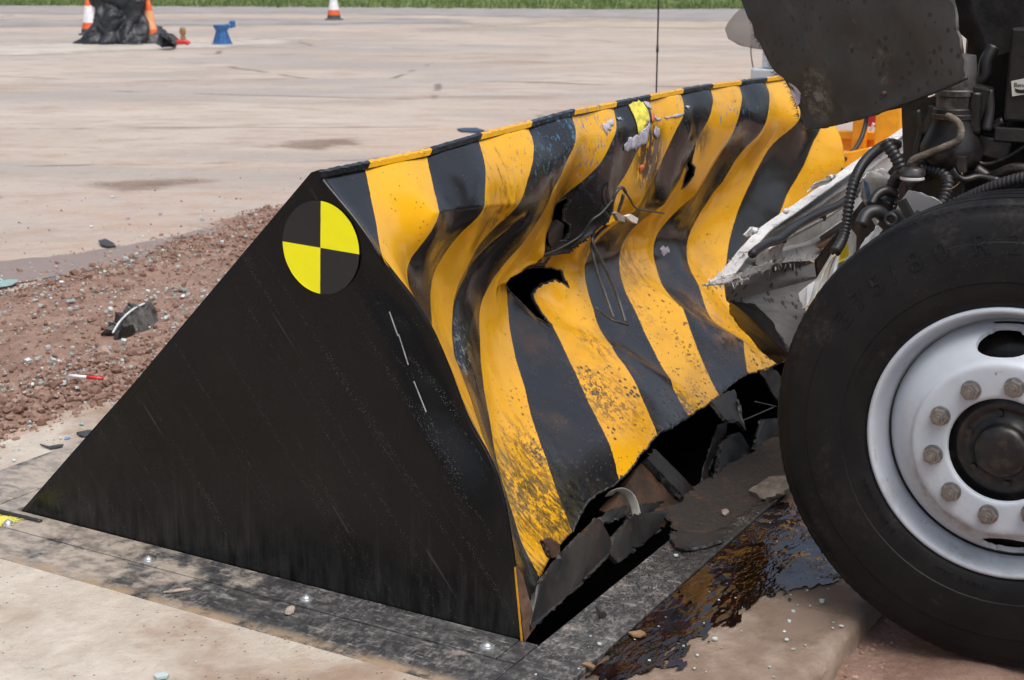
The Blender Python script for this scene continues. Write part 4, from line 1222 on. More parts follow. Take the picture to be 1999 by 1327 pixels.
patch('torn_paper', [(1.4888,0.512,1.0252),(1.5295,0.514,1.0183),(1.5252,0.51,1.0125),(1.4841,0.506,1.0165)], G['torn_paper'], 0.0022, 0.005, 4)
patch('torn_paper', [(1.7406,0.498,1.0034),(1.8232,0.506,0.9923),(1.753,0.496,0.9892)], G['torn_paper'], 0.0022, 0.005, 5)
patch('torn_paper', [(1.7017,0.486,0.9516),(1.7204,0.488,0.9761),(1.7663,0.494,0.9614),(1.7673,0.492,0.938),(1.7309,0.488,0.9319)], G['torn_paper'], 0.0022, 0.007, 6)
patch('torn_paper', [(1.8395,0.506,0.9942),(1.9091,0.5,0.9951),(1.9673,0.492,0.999),(1.9632,0.49,0.9925),(1.9137,0.498,0.9863),(1.8481,0.506,0.9883)], G['torn_paper'], 0.0022, 0.002, 7)
patch('torn_paper', [(1.9928,0.5,1.0188),(2.0603,0.512,1.0126),(2.0246,0.502,1.0039)], G['torn_paper'], 0.0022, 0.002, 8)
patch('orange_mark', [(1.7083,0.498,1.0162),(1.7494,0.506,1.0155),(1.7324,0.494,0.9945),(1.6961,0.488,0.9882)], G['orange_paint'], 0.0022, 0.002, 9)
patch('orange_mark', [(1.6278,0.5,0.8564),(1.6578,0.496,0.8598),(1.6665,0.496,0.8421),(1.6367,0.5,0.8322)], G['orange_paint'], 0.0022, 0.002, 10)
patch('torn_paper', [(1.7031,0.522,1.0549),(1.7639,0.532,1.0528),(1.7501,0.514,1.0283),(1.7053,0.508,1.0357)], G['torn_paper'], 0.0022, 0.002, 11)


# ---- wreckage of the lower flange under the torn edge
plate('hinge_flange', [(0.054,0.02,0.0427),(0.1166,0.02,0.1012),(0.2824,0.03,0.1276),(0.4353,0.03,0.1468),(0.4657,0.02,0.0971),(0.4878,0.02,0.0504),(0.4062,0.005,0.0391),(0.2277,0.0,0.0301),(0.0337,-0.005,0.0188)], .014, G['dark_steel'], blocker, .0002, .008, 7)
plate('hinge_lip', [(0.166,0.05,0.0691),(0.3358,0.055,0.0952),(0.5013,0.06,0.1213),(0.4965,0.04,0.1157),(0.3368,0.03,0.096),(0.0966,0.025,0.0604)], .008, G['gritty_dirt'], blocker, .002, .006, 9)
plate('hinge_flange', [(0.5072,0.03,0.0722),(0.6424,0.04,0.0802),(0.8823,0.04,0.011),(0.9314,0.03,-0.0127),(0.7122,0.02,-0.004),(0.4779,0.0,0.0163),(0.4562,0.01,0.043)], .014, G['dark_steel'], blocker, .0003, .010, 13)
plate('gusset', [(0.7625,0.19,0.0222),(1.031,0.19,0.0824),(1.0945,0.19,0.0822),(1.1767,0.1,-0.0735),(1.0635,0.09,-0.066),(0.731,0.14,0.0336)], .010, G['rusty_steel'], blocker, .001, .004, 15)
plate('box_beam', [(1.026,0.175,0.0975),(1.1151,0.19,0.0967),(1.2459,0.1,-0.0668),(1.1412,0.085,-0.0622)], .020, G['dark_steel'], blocker, .001, .002, 17)
plate('torn_strip', [(0.5781,0.11,0.0797),(0.7207,0.12,0.0616),(1.0552,0.12,-0.0245),(1.0487,0.1,-0.0534),(0.7767,0.1,0.0259),(0.5833,0.09,0.0704)], .006, G['dark_steel'], blocker, .004, .012, 19)
plate('hanging_flap', [(1.4664,0.16,0.1567),(1.6995,0.17,0.1356),(1.629,0.12,0.113),(1.5695,0.08,0.0464),(1.5386,0.09,0.0807),(1.4408,0.1,0.1129)], .012, G['dark_steel'], blocker, .001, .012, 21)
plate('torn_web', [(1.185,0.02,-0.0256),(1.2935,0.06,0.0255),(1.447,0.1,0.0476),(1.6026,0.12,0.0254),(1.6833,0.11,-0.0434),(1.679,0.1,-0.0722),(1.4425,0.05,-0.0517)], .016, G['dark_steel'], blocker, .0004, .014, 23)
plate('torn_web', [(1.1323,0.05,-0.0189),(1.2629,0.09,0.0132),(1.4203,0.13,0.047),(1.5336,0.16,0.0606),(1.6553,0.17,0.0425),(1.5729,0.15,0.0202),(1.3271,0.09,0.01),(1.1793,0.05,-0.0293)], .005, G['dark_steel'], blocker, .003, .014, 25)
plate('torn_web', [(1.6505,0.08,-0.0357),(1.8095,0.12,-0.0208),(1.8429,0.13,0.0007),(2.1743,0.14,-0.0845),(2.1158,0.1,-0.1645),(1.8067,0.08,-0.0853)], .012, G['dark_steel'], blocker, .0004, .014, 27)
plate('torn_bracket', [(1.9731,0.2,0.1307),(2.115,0.2,0.111),(2.3803,0.2,-0.0394),(2.3201,0.16,-0.1002),(2.1447,0.17,-0.0316)], .007, G['dark_steel'], blocker, .002, .016, 29)
tube('bent_rod', [(1.6005,0.1,0.0688),(1.7482,0.1,0.0527),(1.8659,0.09,0.0457)], .0025, G['torn_metal'], blocker, 4, 6)
tube('bent_rod', [(1.7687,0.12,0.0865),(1.8705,0.11,0.0504),(1.9247,0.1,0.0303)], .0025, G['torn_metal'], blocker, 4, 6)

# pit below, so that the openings look down into the dark
def pit():
    x0, x1, y0, y1, z = .012, BX - .02, -.045, 1.60, -.55
    v = [(x0, y0, z), (x1, y0, z), (x1, y1, z), (x0, y1, z), (x0, y0, -.004), (x1, y0, -.004), (x1, y1, -.004), (x0, y1, -.004)]
    o = obj('pit', v, [(0, 1, 2, 3), (0, 4, 5, 1), (1, 5, 6, 2), (2, 6, 7, 3), (3, 7, 4, 0)], G['dark_engine'], None, False)
    o['kind'] = 'structure'
pit()

# ================================================================== STEEL FRAME ROUND THE PIT
frame = empty('pit_frame', (0, 0, 0))
tag(frame, 'bolted black steel frame plates set in concrete round the blocker', 'steel frame')
FT = .010
def fplate(name, x0, x1, y0, y1, z1=FT, bev=.002): return box(name, x0, x1, y0, y1, -.12, z1, G['frame_steel'], frame, bev)
fplate('frame_plate', -.108, -.004, .004, 1.70)
fplate('frame_plate', -.262, -.1105, -.045, 1.95, FT - .002)
fplate('frame_plate', -.262, BX + .30, -.190, -.049, FT)
fplate('frame_plate', -.108, -.004, -.045, .0015, FT - .001)
fplate('frame_plate', -.108, BX + .30, 1.702, 1.925, FT - .001)
fplate('frame_plate', BX + .002, BX + .30, -.045, 1.70, FT)
fplate('frame_plate', -.002, BX, 1.632, 1.700, FT - .003)
def dome(name, p, r, parent):
    bm = bmesh.new()
    bmesh.ops.create_cone(bm, segments=20, radius1=r * 1.35, radius2=r * 1.30, depth=.003, cap_ends=True)
    bmesh.ops.translate(bm, verts=bm.verts, vec=(0, 0, .0015))
    g = bmesh.ops.create_uvsphere(bm, u_segments=20, v_segments=10, radius=r)
    for v in g['verts']: v.co.z = max(v.co.z, -.001) * .72 + .003
    c = bmesh.ops.create_cone(bm, segments=6, radius1=r * .34, radius2=r * .30, depth=.004, cap_ends=True)
    bmesh.ops.translate(bm, verts=c['verts'], vec=(0, 0, r * .72 + .003))
    bmesh.ops.translate(bm, verts=bm.verts, vec=p)
    o = from_bm(name, bm, G['bolt_zinc'], parent, True)
    m = o.modifiers.new('split', 'EDGE_SPLIT'); m.split_angle = R(35)
    return o
for p in [(-0.0919,1.5565,0.01),(-0.0875,1.0484,0.01),(-0.0743,0.5528,0.01),(-0.0738,0.0464,0.01)]:
    dome('bolt', p, .0125, frame)
pm_ = masked_sheet('paint_mark', [(-0.0941,1.7079,0.0125),(-0.0427,1.6034,0.0125),(-0.0432,1.5426,0.0125),(-0.0891,1.5315,0.0125),(-0.1822,1.6041,0.0125)], .0125, G['spray_mask'], .008, .035, None)
put(pm_, frame)

# grit that has piled up on the front frame plate
def grit():
    rnd = random.Random(31); sp = []
    while len(sp) < 5200:
        x = rnd.uniform(.25, 1.9); y = rnd.uniform(-.185, -.052)
        d = .25 + .75 * min(1, max(0, (x - .35) / .6))
        if rnd.random() > d: continue
        sp.append((x, y, FT, rnd.uniform(.0012, .0035) * (1.7 if rnd.random() < .05 else 1)))
    scatter('grit', sp, G['gritty_dirt'], TPL, 8, 'dark gritty dirt heaped on the front frame plate', 'grit')
grit()
masked_sheet('dirt_film', [(0.8847,0.0411,0.01),(1.2503,0.0384,0.01),(1.6915,0.0067,0.01),(1.5155,-0.1893,0.01),(1.1617,-0.1557,0.01),(0.8807,-0.1431,0.01),(0.7011,-0.0857,0.01)], .0125, G['dirt_film'], .02, .05)

# ================================================================== LOOSE WRECKAGE ON AND AROUND THE BLOCKER
def thing_plate(name, pts, t, mat, label, cat, torn=.0, bend=0.0, seed=1, **k):
    o = plate(name, pts, t, mat, None, torn, bend, seed, **k)
    return tag(o, label, cat)

# windscreen wiper arms hanging on the plate
wp = empty('wiper_arm', (1.3652,0.42,0.5826))
tag(wp, 'bent black wiper arms with twin rods hanging on the striped plate', 'wiper arm')
tube('rod', [(1.3676,0.405,0.4018),(1.4053,0.455,0.4769),(1.3924,0.495,0.57),(1.3716,0.525,0.6438),(1.3972,0.535,0.6793),(1.4327,0.5,0.7255),(1.4153,0.48,0.7779),(1.4226,0.47,0.8065),(1.4586,0.47,0.8113),(1.4852,0.47,0.7917)], .0055, G['wiper_black'], wp, 8, 8)
tube('rod', [(1.3246,0.425,0.4216),(1.3549,0.475,0.4976),(1.3629,0.505,0.558),(1.381,0.535,0.6332),(1.426,0.535,0.6666),(1.4695,0.5,0.7119),(1.4706,0.48,0.7573),(1.467,0.47,0.7877)], .0055, G['wiper_black'], wp, 8, 8)
tube('rod', [(1.3509,0.39,0.4039),(1.2985,0.4,0.4237),(1.2819,0.42,0.4344),(1.2528,0.455,0.4717)], .0045, G['wiper_black'], wp, 6, 8)
tube('wire', [(1.4586,0.47,0.8113),(1.5082,0.47,0.774),(1.5736,0.475,0.73),(1.6948,0.48,0.7021),(1.8464,0.5,0.6714)], .0035, G['wiper_black'], wp, 5, 8)
tube('wire', [(1.4117,0.48,0.7784),(1.3787,0.5,0.7415),(1.3489,0.52,0.7202),(1.3394,0.55,0.6741),(1.2856,0.575,0.6484),(1.1982,0.59,0.6362),(1.0715,0.59,0.6408)], .0032, G['wiper_black'], wp, 6, 8)
plate('clip', [(1.3555,0.45,0.7475),(1.3732,0.45,0.7497),(1.4284,0.45,0.724),(1.429,0.45,0.7094),(1.3815,0.45,0.7214)], .012, G['stone_pale'], wp, 0, 0, 3)
plate('clip', [(1.4319,0.45,0.7267),(1.476,0.45,0.7266),(1.5257,0.45,0.7062),(1.5151,0.45,0.6914),(1.4771,0.45,0.7037)], .012, G['clip_white'], wp, 0, 0, 5)

# crumpled black plastic stuck in the tears
thing_plate('plastic_scrap', [(1.1729,0.58,0.6791),(1.1667,0.57,0.7309),(1.1895,0.565,0.7434),(1.2637,0.58,0.7183),(1.3086,0.6,0.6744),(1.2689,0.6,0.6488),(1.2228,0.6,0.6501)], .003, G['black_rubber'], 'curled black plastic scrap poking out of the upper tear', 'plastic scrap', .002, .03, 33, cell=.015)
thing_plate('foil_scrap', [(2.0142,0.585,0.5121),(2.0355,0.585,0.5196),(2.0582,0.585,0.5084),(2.0801,0.585,0.5103),(2.0921,0.58,0.4958),(2.0794,0.58,0.4868),(2.0564,0.58,0.5),(2.0398,0.58,0.4844),(2.0174,0.58,0.4937),(2.0211,0.58,0.5041)], .002, G['torn_paper'], 'pale crumpled scrap stuck on a black stripe', 'scrap', .002, .004, 35, cell=.01)

# white strap and debris below the torn edge
tube('strap', [(0.6816,0.12,0.1097),(0.671,0.1,0.1313),(0.6899,0.085,0.1309),(0.7313,0.08,0.101),(0.7515,0.075,0.063),(0.7589,0.07,0.0259)], .01, G['strap_white'], None, 8, 8, prof=(.0125, .0012))
tag(bpy.data.objects['strap'], 'white plastic strap loop below the torn striped edge', 'strap')
thing_plate('bracket', [(0.1982,0.06,0.1646),(0.2337,0.06,0.1599),(0.2767,0.055,0.1298),(0.273,0.05,0.1029),(0.2314,0.05,0.1128)], .010, G['rusty_steel'], 'small rusty steel lug at the foot of the yellow stripe', 'bracket', .002, .01, 37, cell=.012)
thing_plate('steel_offcut', [(0.7124,-0.0451,0.018),(0.7486,-0.0646,0.018),(0.7831,-0.1675,0.018),(0.7513,-0.1834,0.018),(0.6973,-0.1596,0.018),(0.6323,-0.1155,0.018),(0.6432,-0.0934,0.018)], .010, G['dark_steel'], 'flat dark steel offcut with a bolt hole on the front frame', 'offcut', .002, .004, 39, cell=.02)
thing_plate('concrete_chip', [(1.1308,-0.1079,0.022),(1.2142,-0.135,0.035),(1.2325,-0.1871,0.045),(1.1674,-0.2143,0.03),(1.1187,-0.1865,0.022),(1.0939,-0.1714,0.018)], .016, G['stone_dull'], 'flat grey slab chip beside the tyre', 'chip', .003, .006, 41, cell=.02)

def stone(name, p, s, mat, label, cat='stone', seed=1, squash=(1.2, .8, .6), group=None, rz=.3):
    bm = bmesh.new(); bmesh.ops.create_icosphere(bm, subdivisions=2, radius=1.0)
    off = Vector((seed * 7.7, 0, 0))
    for v in bm.verts:
        k = 1 + .35 * mnoise.noise(v.co * 1.3 + off)
        v.co = Vector((v.co.x * squash[0], v.co.y * squash[1], v.co.z * squash[2])) * k * s
    bmesh.ops.rotate(bm, verts=bm.verts, cent=(0, 0, 0), matrix=Matrix.Rotation(rz, 3, 'Z'))
    lo = min(v.co.z for v in bm.verts)
    bmesh.ops.translate(bm, verts=bm.verts, vec=(p[0], p[1], p[2] - lo - .001))
    o = from_bm(name, bm, mat, None, False)
    return tag(o, label, cat, group)
stone('stone', (0.9479,-0.1099,0.012), .014, G['stone_pale'], 'small pinkish pebble on the front frame plate', seed=2)
stone('stone', (-0.1496,0.5431,0.008), .014, G['stone_pale'], 'pale lump of dried mortar on the side frame below the blocker', 'mortar lump', 3, (1.5, .8, .5))
stone('stone', (-0.1932,0.8564,0.008), .014, G['stone_pale'], 'long pale lump of mortar on the side frame near the second bolt', 'mortar lump', 4, (2.2, .6, .25), rz=-.7)
def bolt_thing(p, label):
    bm = bmesh.new()
    bmesh.ops.create_cone(bm, segments=6, radius1=.010, radius2=.010, depth=.009, cap_ends=True)
    c = bmesh.ops.create_cone(bm, segments=12, radius1=.005, radius2=.005, depth=.03, cap_ends=True)
    bmesh.ops.translate(bm, verts=c['verts'], vec=(0, 0, .018))
    bmesh.ops.rotate(bm, verts=bm.verts, cent=(0, 0, 0), matrix=Matrix.Rotation(R(82), 3, 'Y') )
    bmesh.ops.rotate(bm, verts=bm.verts, cent=(0, 0, 0), matrix=Matrix.Rotation(R(50), 3, 'Z') )
    bmesh.ops.translate(bm, verts=bm.verts, vec=(p[0], p[1], p[2] + .009))
    o = from_bm('loose_bolt', bm, G['dark_steel'], None)
    tag(o, label, 'bolt')
bolt_thing((0.1901,-0.1094,0.01), 'loose black bolt lying on the front frame plate')
thing_plate('wood_splinter', [(-0.0472,-0.1783,0.014),(-0.0352,-0.1847,0.014),(-0.0413,-0.2078,0.014),(-0.0542,-0.2093,0.014)], .004, G['wood_chip'], 'small tan wood splinter on the frame at the bottom edge', 'splinter', .0005, 0, 43)
thing_plate('wood_splinter', [(0.1516,-0.194,0.01),(0.1753,-0.2139,0.01),(0.1631,-0.235,0.01),(0.1418,-0.2296,0.01),(0.1384,-0.2132,0.01)], .004, G['wood_chip'], 'tan bark splinter lying in the oil puddle', 'splinter', .001, .002, 45)

# ---- bits on the gravel and apron
def lamp_piece():
    p = Vector((1.4108,2.5685,0.03))
    t = empty('broken_lamp', p)
    tag(t, 'broken grey lamp housing with white rim standing in the gravel', 'lamp housing')
    a = [(1.5469,2.8,-0.0102),(1.5817,2.82,0.0227),(1.6231,2.83,0.0471),(1.6763,2.84,0.0694),(1.7353,2.85,0.0823),(1.7944,2.86,0.0868),(1.8213,2.86,0.0456),(1.8223,2.85,0.0019),(1.7881,2.83,-0.0418),(1.7475,2.81,-0.0568),(1.703,2.8,-0.0322),(1.6606,2.79,-0.0565),(1.6038,2.78,-0.0509),(1.5527,2.78,-0.0391)]
    plate('housing', a, .085, G['lens_grey'], t, .003, .03, 51, cell=.02)
    tube('rim', [(1.5365,2.78,0.0333),(1.584,2.79,0.0647),(1.6428,2.8,0.0878),(1.7015,2.81,0.1006),(1.7663,2.82,0.1059)], .0045, G['lens_white'], t, 6, 8)
    plate('dark_core', [(1.536,2.77,0.0133),(1.5736,2.77,0.0479),(1.6418,2.78,0.0449),(1.6448,2.77,-0.0023),(1.5908,2.76,-0.0322),(1.5398,2.76,-0.0206)], .02, G['dark_engine'], t, .004, .01, 53, cell=.02)
lamp_piece()
pt = empty('marker_tube', (0.9702,2.3474,0.05))
tag(pt, 'thin white tube with red end lying on the gravel', 'tube')
P0, P1, P2 = (0.9429,2.3999,0.055), (0.9596,2.3309,0.055), (0.9725,2.2688,0.055)
tube('white_half', [P0, P1], .006, G['cone_white'], pt, 1, 10)
tube('red_half', [P1, P2], .0065, G['tube_red'], pt, 1, 10)
thing_plate('plastic_flake', [(3.0591,4.3969,0.012),(3.112,4.3963,0.012),(3.0571,4.2808,0.012),(2.9871,4.1966,0.012),(2.9574,4.2193,0.012),(2.9807,4.2952,0.012)], .006, G['dark_chip'], 'dark leaf-shaped plastic flake on wet earth beyond the gravel', 'flake', .001, .008, 61)
thing_plate('glass_sheet', [(1.9958,3.9925,0.02),(2.0857,3.9969,0.02),(2.0996,3.9498,0.02),(2.021,3.9036,0.02),(1.9533,3.9095,0.02)], .006, G['glass_crumb'], 'long glass splinter at the left edge of the gravel', 'glass shard', .001, .004, 63)
FL = [((313, 418), .022, 'paint_blue', 'larger pale blue paint flake beyond the gravel'), ((250, 427), .015, 'paint_blue', 'small pale blue flake left of the larger blue flake'),
      ((395, 429), .016, 'paint_blue', 'pale blue flake nearest the target sticker'), ((132, 858), .012, 'paint_blue', 'blue flake on the concrete strip below the gravel'),
      ((178, 443), .014, 'cone_white', 'white chip on the apron left of the dark flake'), ((105, 547), .012, 'paint_blue', 'dark blue splinter on the back of the gravel'),
      ((357, 592), .012, 'cone_white', 'white pebble-like chip on the gravel by the side plate'), ((120, 559), .013, 'cone_white', 'white chip at the back of the gravel'),
      ((220, 385), .020, 'glass_crumb', 'pale green glass flake alone on the apron'), ((78, 559), .02, 'glass_crumb', 'pale green glass piece at the back of the gravel'),
      ((138, 597), .024, 'glass_crumb', 'largest pale green glass piece on the gravel'), ((70, 595), .016, 'glass_crumb', 'green glass piece left of the largest one')]
FLP = [(3.9124,4.7435,0.004),(3.6939,4.7954,0.004),(3.8877,4.3886,0.004),(0.5255,1.9786,0.004),(3.383,4.7809,0.004),(2.236,3.8615,0.004),(2.1758,2.9871,0.004),(2.156,3.7256,0.004),(4.2477,5.4686,0.004),(2.1052,3.8136,0.004),(1.8877,3.3854,0.004),(1.8243,3.5353,0.004)]
for i, ((_, s, m, lb), p) in enumerate(zip(FL, FLP)):
    rnd = random.Random(100 + i); k = rnd.randint(5, 7)
    z = gz(p[0], p[1]) + .006 if GY0 < p[1] < GY1 else .006
    pts = [(p[0] + s * rnd.uniform(.6, 1.2) * math.cos(6.283 * j / k), p[1] + .8 * s * rnd.uniform(.6, 1.2) * math.sin(6.283 * j / k), z + rnd.uniform(0, .006)) for j in range(k)]
    thing_plate('flake', pts, .003, G[m], lb, 'flake', 0, 0, i)
thing_plate('rubber_flake', [(0.432,2.0018,0.01),(0.4322,1.9611,0.01),(0.4694,1.9372,0.01),(0.4532,1.9247,0.01),(0.4195,1.943,0.01)], .005, G['dark_chip'], 'thin black rubber flake on the concrete strip by the gravel', 'flake', .001, .003, 65)
thing_plate('rubber_flake', [(0.5731,1.9862,0.01),(0.6148,1.9783,0.01),(0.6186,1.9501,0.01),(0.5717,1.9252,0.01),(0.5584,1.9481,0.01)], .008, G['dark_chip'], 'black flake touching the back edge of the side plate', 'flake', .001, .003, 67)
thing_plate('blue_splinter', [(8.6656,5.6034,0.01),(8.7689,5.5911,0.01),(8.8248,5.4941,0.01),(8.6853,5.3231,0.01),(8.5452,5.3238,0.01),(8.5452,5.4847,0.01)], .012, G['splinter_blue'], 'dark blue plastic splinter on the apron beyond the crest', 'splinter', .002, .004, 69)
thing_plate('glass_chip', [(-0.5497,0.5955,0.012),(-0.5327,0.5849,0.012),(-0.5314,0.5686,0.012),(-0.5424,0.5643,0.012),(-0.5585,0.5784,0.012)], .006, G['glass_crumb'], 'green glass chip on pale concrete at the bottom edge', 'glass chip', .0005, 0, 71)
tube('black_cable', [(-0.061,1.7458,0.02),(-0.0502,1.6348,0.018),(-0.0453,1.59,0.016),(-0.0404,1.5455,0.014),(-0.0374,1.4896,0.012)], .006, G['black_rubber'], None, 6, 8)
tag(bpy.data.objects['black_cable'], 'thin black cable lying across the frame at the far left corner', 'cable')
GC = [((1604, 1175), 'green glass cube nearest the tyre on the wet slab'), ((1548, 1195), 'green glass cube in the middle of the wet slab'), ((1540, 1214), 'green glass cube below the middle one'),
      ((1396, 1249), 'green glass crumb left on the wet slab'), ((1535, 1250), 'dark green glass cube low on the wet slab'), ((1642, 1223), 'green glass cube at the slab edge'),
      ((1320, 1091), 'turquoise glass piece on the front frame plate'), ((1170, 1265), 'turquoise glass piece at the outer edge of the frame plate')]
GCP = [(0.5439,-0.5207,0.004),(0.4545,-0.4805,0.004),(0.3991,-0.4901,0.004),(0.2262,-0.377,0.004),(0.3045,-0.5179,0.004),(0.4362,-0.6033,0.004),(0.61,-0.1115,0.004),(0.0581,-0.1679,0.004)]
for i, ((_, lb), p) in enumerate(zip(GC, GCP)):
    tv, tf = SH[i % len(SH)]; s = .0055 if i not in (0, 6) else .0085
    z = .006 if i < 6 else .014
    o = obj('glass_cube', [(p[0] + q.x * s, p[1] + q.y * s, z + q.z * s) for q in tv], tf, G['glass_crumb'], None, False)
    tag(o, lb, 'glass cube')

# ================================================================== TRUCK
truck = empty('truck', (.9, -.93, -.05))
tag(truck, 'wrecked truck front with grey steel wheel, torn white bumper and dark fender', 'truck')
WC = (.43, -.932, .498); TR = .515
wheel = empty('wheel', WC, truck)
wheel['label'] = 'front wheel with black tyre and pale grey steel rim'

def tyre():
    # (x from the outer sidewall plane, radius)
    prof = [(.030, .296), (.016, .302), (.010, .312), (.006, .326), (.0035, .340), (.0030, .352), (.0005, .354), (.0, .375), (.0, .392), (.003, .415), (.006, .432), (.0085, .434),
            (.012, .452), (.0165, .470), (.021, .484), (.0225, .4855), (.026, .492), (.0275, .4985), (.0300, .4985), (.0310, .4950), (.0335, .4950), (.0345, .5035), (.039, .5085), (.060, .5125), (.064, .5125), (.0655, .5015), (.074, .5015), (.0755, .5135), (.112, TR), (.1135, .5025), (.123, .5025), (.1245, TR), (.160, TR), (.1615, .5025), (.171, .5025), (.1725, TR), (.209, .5135),
            (.2105, .5015), (.219, .5015), (.2205, .5125), (.245, .5085), (.262, .492), (.276, .45), (.284, .39), (.275, .33), (.255, .296)]
    seg = 360
    v, f = [], []
    n = len(prof)
    for k in range(seg):
        an = 2 * math.pi * k / seg
        for i, (x, r) in enumerate(prof):
            if i in (19, 20) and k % 3 == 0: r -= .006; 
            if i in (22, 23) and k % 3 == 0: r -= .0012
            r = r if r < .30 else .30 + (r - .30) * 1.0465
            y, z = r * math.cos(an), r * math.sin(an)
            if z < -.508: x -= .004; z = -.508 + (z + .508) * .10       # flat where it carries the load
            v.append((WC[0] + x, WC[1] + y, WC[2] + z))
    for k in range(seg):
        k2 = (k + 1) % seg
        for i in range(n - 1):
            f.append((k * n + i, k * n + i + 1, k2 * n + i + 1, k2 * n + i))
    o = obj('tyre', v, f, G['tyre_rubber'], wheel)
    m = o.modifiers.new('split', 'EDGE_SPLIT'); m.split_angle = R(38)
tyre()

def ring_text(txt, size, r, a_mid, name, inward=False, depth=.0016, sp=1.12):
    cu = bpy.data.curves.new('txt', 'FONT'); cu.body = txt; cu.size = size; cu.extrude = depth; cu.align_x = 'CENTER'
    cu.space_character = sp; cu.resolution_u = 3
    ob = bpy.data.objects.new('txt', cu); COL.objects.link(ob)
    dg = bpy.context.evaluated_depsgraph_get()
    me = bpy.data.meshes.new_from_object(ob.evaluated_get(dg))
    bpy.data.objects.remove(ob); bpy.data.curves.remove(cu)
    me.name = name
    for v in me.vertices:
        s, h, d = v.co
        rr = (r - h) if inward else (r + h)
        # the camera looks along +X: +Y is to its left, so clockwise in the picture is decreasing angle from +Y... measured from up
        an = a_mid + (-s / r if inward else s / r)
        y = -rr * math.sin(an); z = rr * math.cos(an)
        xs = float(np.interp(.30 + (rr - .30) / 1.0465, [.326, .340, .352, .354, .375, .392, .415, .432, .434, .452, .470], [.006, .0035, .003, .0005, 0, 0, .003, .006, .0085, .012, .0165]))
        v.co = (WC[0] + xs - depth * .25 - d * .75, WC[1] + y, WC[2] + z)
    o = obj_me(name, me, G['tyre_rubber'], wheel, False)
    if len(txt) > 1: o['kind'] = 'stuff'      # far too small to pick apart
    return o
for ch, an in zip('275/80R22.5', (-57, -50, -43, -37, -30, -22, -11, -2, 6, 11, 16)):
    ring_text(ch, .062, .416, R(an), 'letter', depth=.0020)
ring_text('REGROOVABLE', .019, .333, R(-125), 'lettering', True, depth=.0012)
ring_text('TUBELESS', .021, .332, R(-66), 'lettering', depth=.0012)
ring_text('STEEL RADIAL', .019, .335, R(-168), 'lettering', True, depth=.0012)

def rim():
    prof = [(.034, .2985), (.020, .3005), (.012, .2995), (.008, .295), (.009, .290), (.016, .286), (.026, .2825), (.040, .280), (.055, .273), (.064, .267), (.070, .2660), (.072, .2630), (.066, .2600)]
    lathe_x('rim', prof, WC, G['rim_paint'], wheel, 160)
    # dished disc on a polar grid, two hand holes
    dp = [(.0665, .2600), (.060, .2565), (.050, .2515), (.040, .247), (.029, .241), (.018, .234), (.008, .226), (-.001, .217), (-.0085, .208), (-.0135, .201), (-.0165, .196), (-.020, .1925), (-.0245, .190), (-.0275, .187), (-.0290, .182), (-.0295, .176), (-.0295, .17), (-.0295, .16), (-.0295, .15), (-.0295, .14), (-.0295, .13), (-.0295, .122), (-.029, .1165), (-.0265, .1135), (-.018, .1125)]
    # refine radially
    fine = []
    for a, b in zip(dp, dp[1:]):
        m = max(1, int(abs(a[1] - b[1]) / .0032))
        for q in range(m): fine.append((a[0] + (b[0] - a[0]) * q / m, a[1] + (b[1] - a[1]) * q / m))
    fine.append(dp[-1])
    seg = 300; n = len(fine); v = []; f = []
    holes = [(R(-5.5), .2255), (R(174.5), .2255)]
    def inside(an, r, grow=1.0):
        for ha, hr in holes:
            da = (an - ha + math.pi) % (2 * math.pi) - math.pi
            e = math.hypot(da * hr / (.058 * grow), (r - hr) / (.0265 * grow))
            if e < 1: return True
        return False
    for k in range(seg):
        an = 2 * math.pi * k / seg
        for (x, r) in fine:
            v.append([WC[0] + x, an, r])
    for k in range(seg):
        k2 = (k + 1) % seg
        for i in range(n - 1):
            q = (k * n + i, k * n + i + 1, k2 * n + i + 1, k2 * n + i)
            ca = 2 * math.pi * (k + .5) / seg; cr = (fine[i][1] + fine[i + 1][1]) / 2
            if not inside(ca, cr): f.append(q)
    # pull the stair-stepped border onto the ellipse
    from collections import Counter
    ec = Counter()
    for q in f:
        for a, b in zip(q, q[1:] + q[:1]): ec[(min(a, b), max(a, b))] += 1
    border = {i for e, c in ec.items() if c == 1 for i in e}
    for i in border:
        x, an, r = v[i]
        for ha, hr in holes:
            da = (an - ha + math.pi) % (2 * math.pi) - math.pi
            ex, ey = da * hr / .058, (r - hr) / .0265
            e = math.hypot(ex, ey)
            if .6 < e < 1.4:
                v[i][1] = ha + ex / e * .058 / hr; v[i][2] = hr + ey / e * .0265
    vv = [(x, WC[1] - r * math.sin(an), WC[2] + r * math.cos(an)) for x, an, r in v]
    o = obj('disc', vv, f, G['rim_paint'], wheel)
    solid(o, .010, -1.0)
    m = o.modifiers.new('split', 'EDGE_SPLIT'); m.split_angle = R(50)
    lathe_x('barrel', [(.062, .264), (.10, .255), (.20, .255), (.26, .28)], WC, G['hub_black'], wheel, 64)
rim()
lathe_x('brake_drum', [(.085, .0), (.085, .19), (.10, .225), (.24, .235), (.24, .0)], WC, G['hub_black'], wheel, 64)
lathe_x('hub', [(.0, .122), (.0, .108), (-.006, .100), (-.008, .090), (-.004, .084), (-.004, .070), (-.012, .066), (-.012, .059), (-.026, .057), (-.036, .053), (-.041, .045), (-.043, .030), (-.043, .0)], WC, G['hub_black'], wheel, 72)
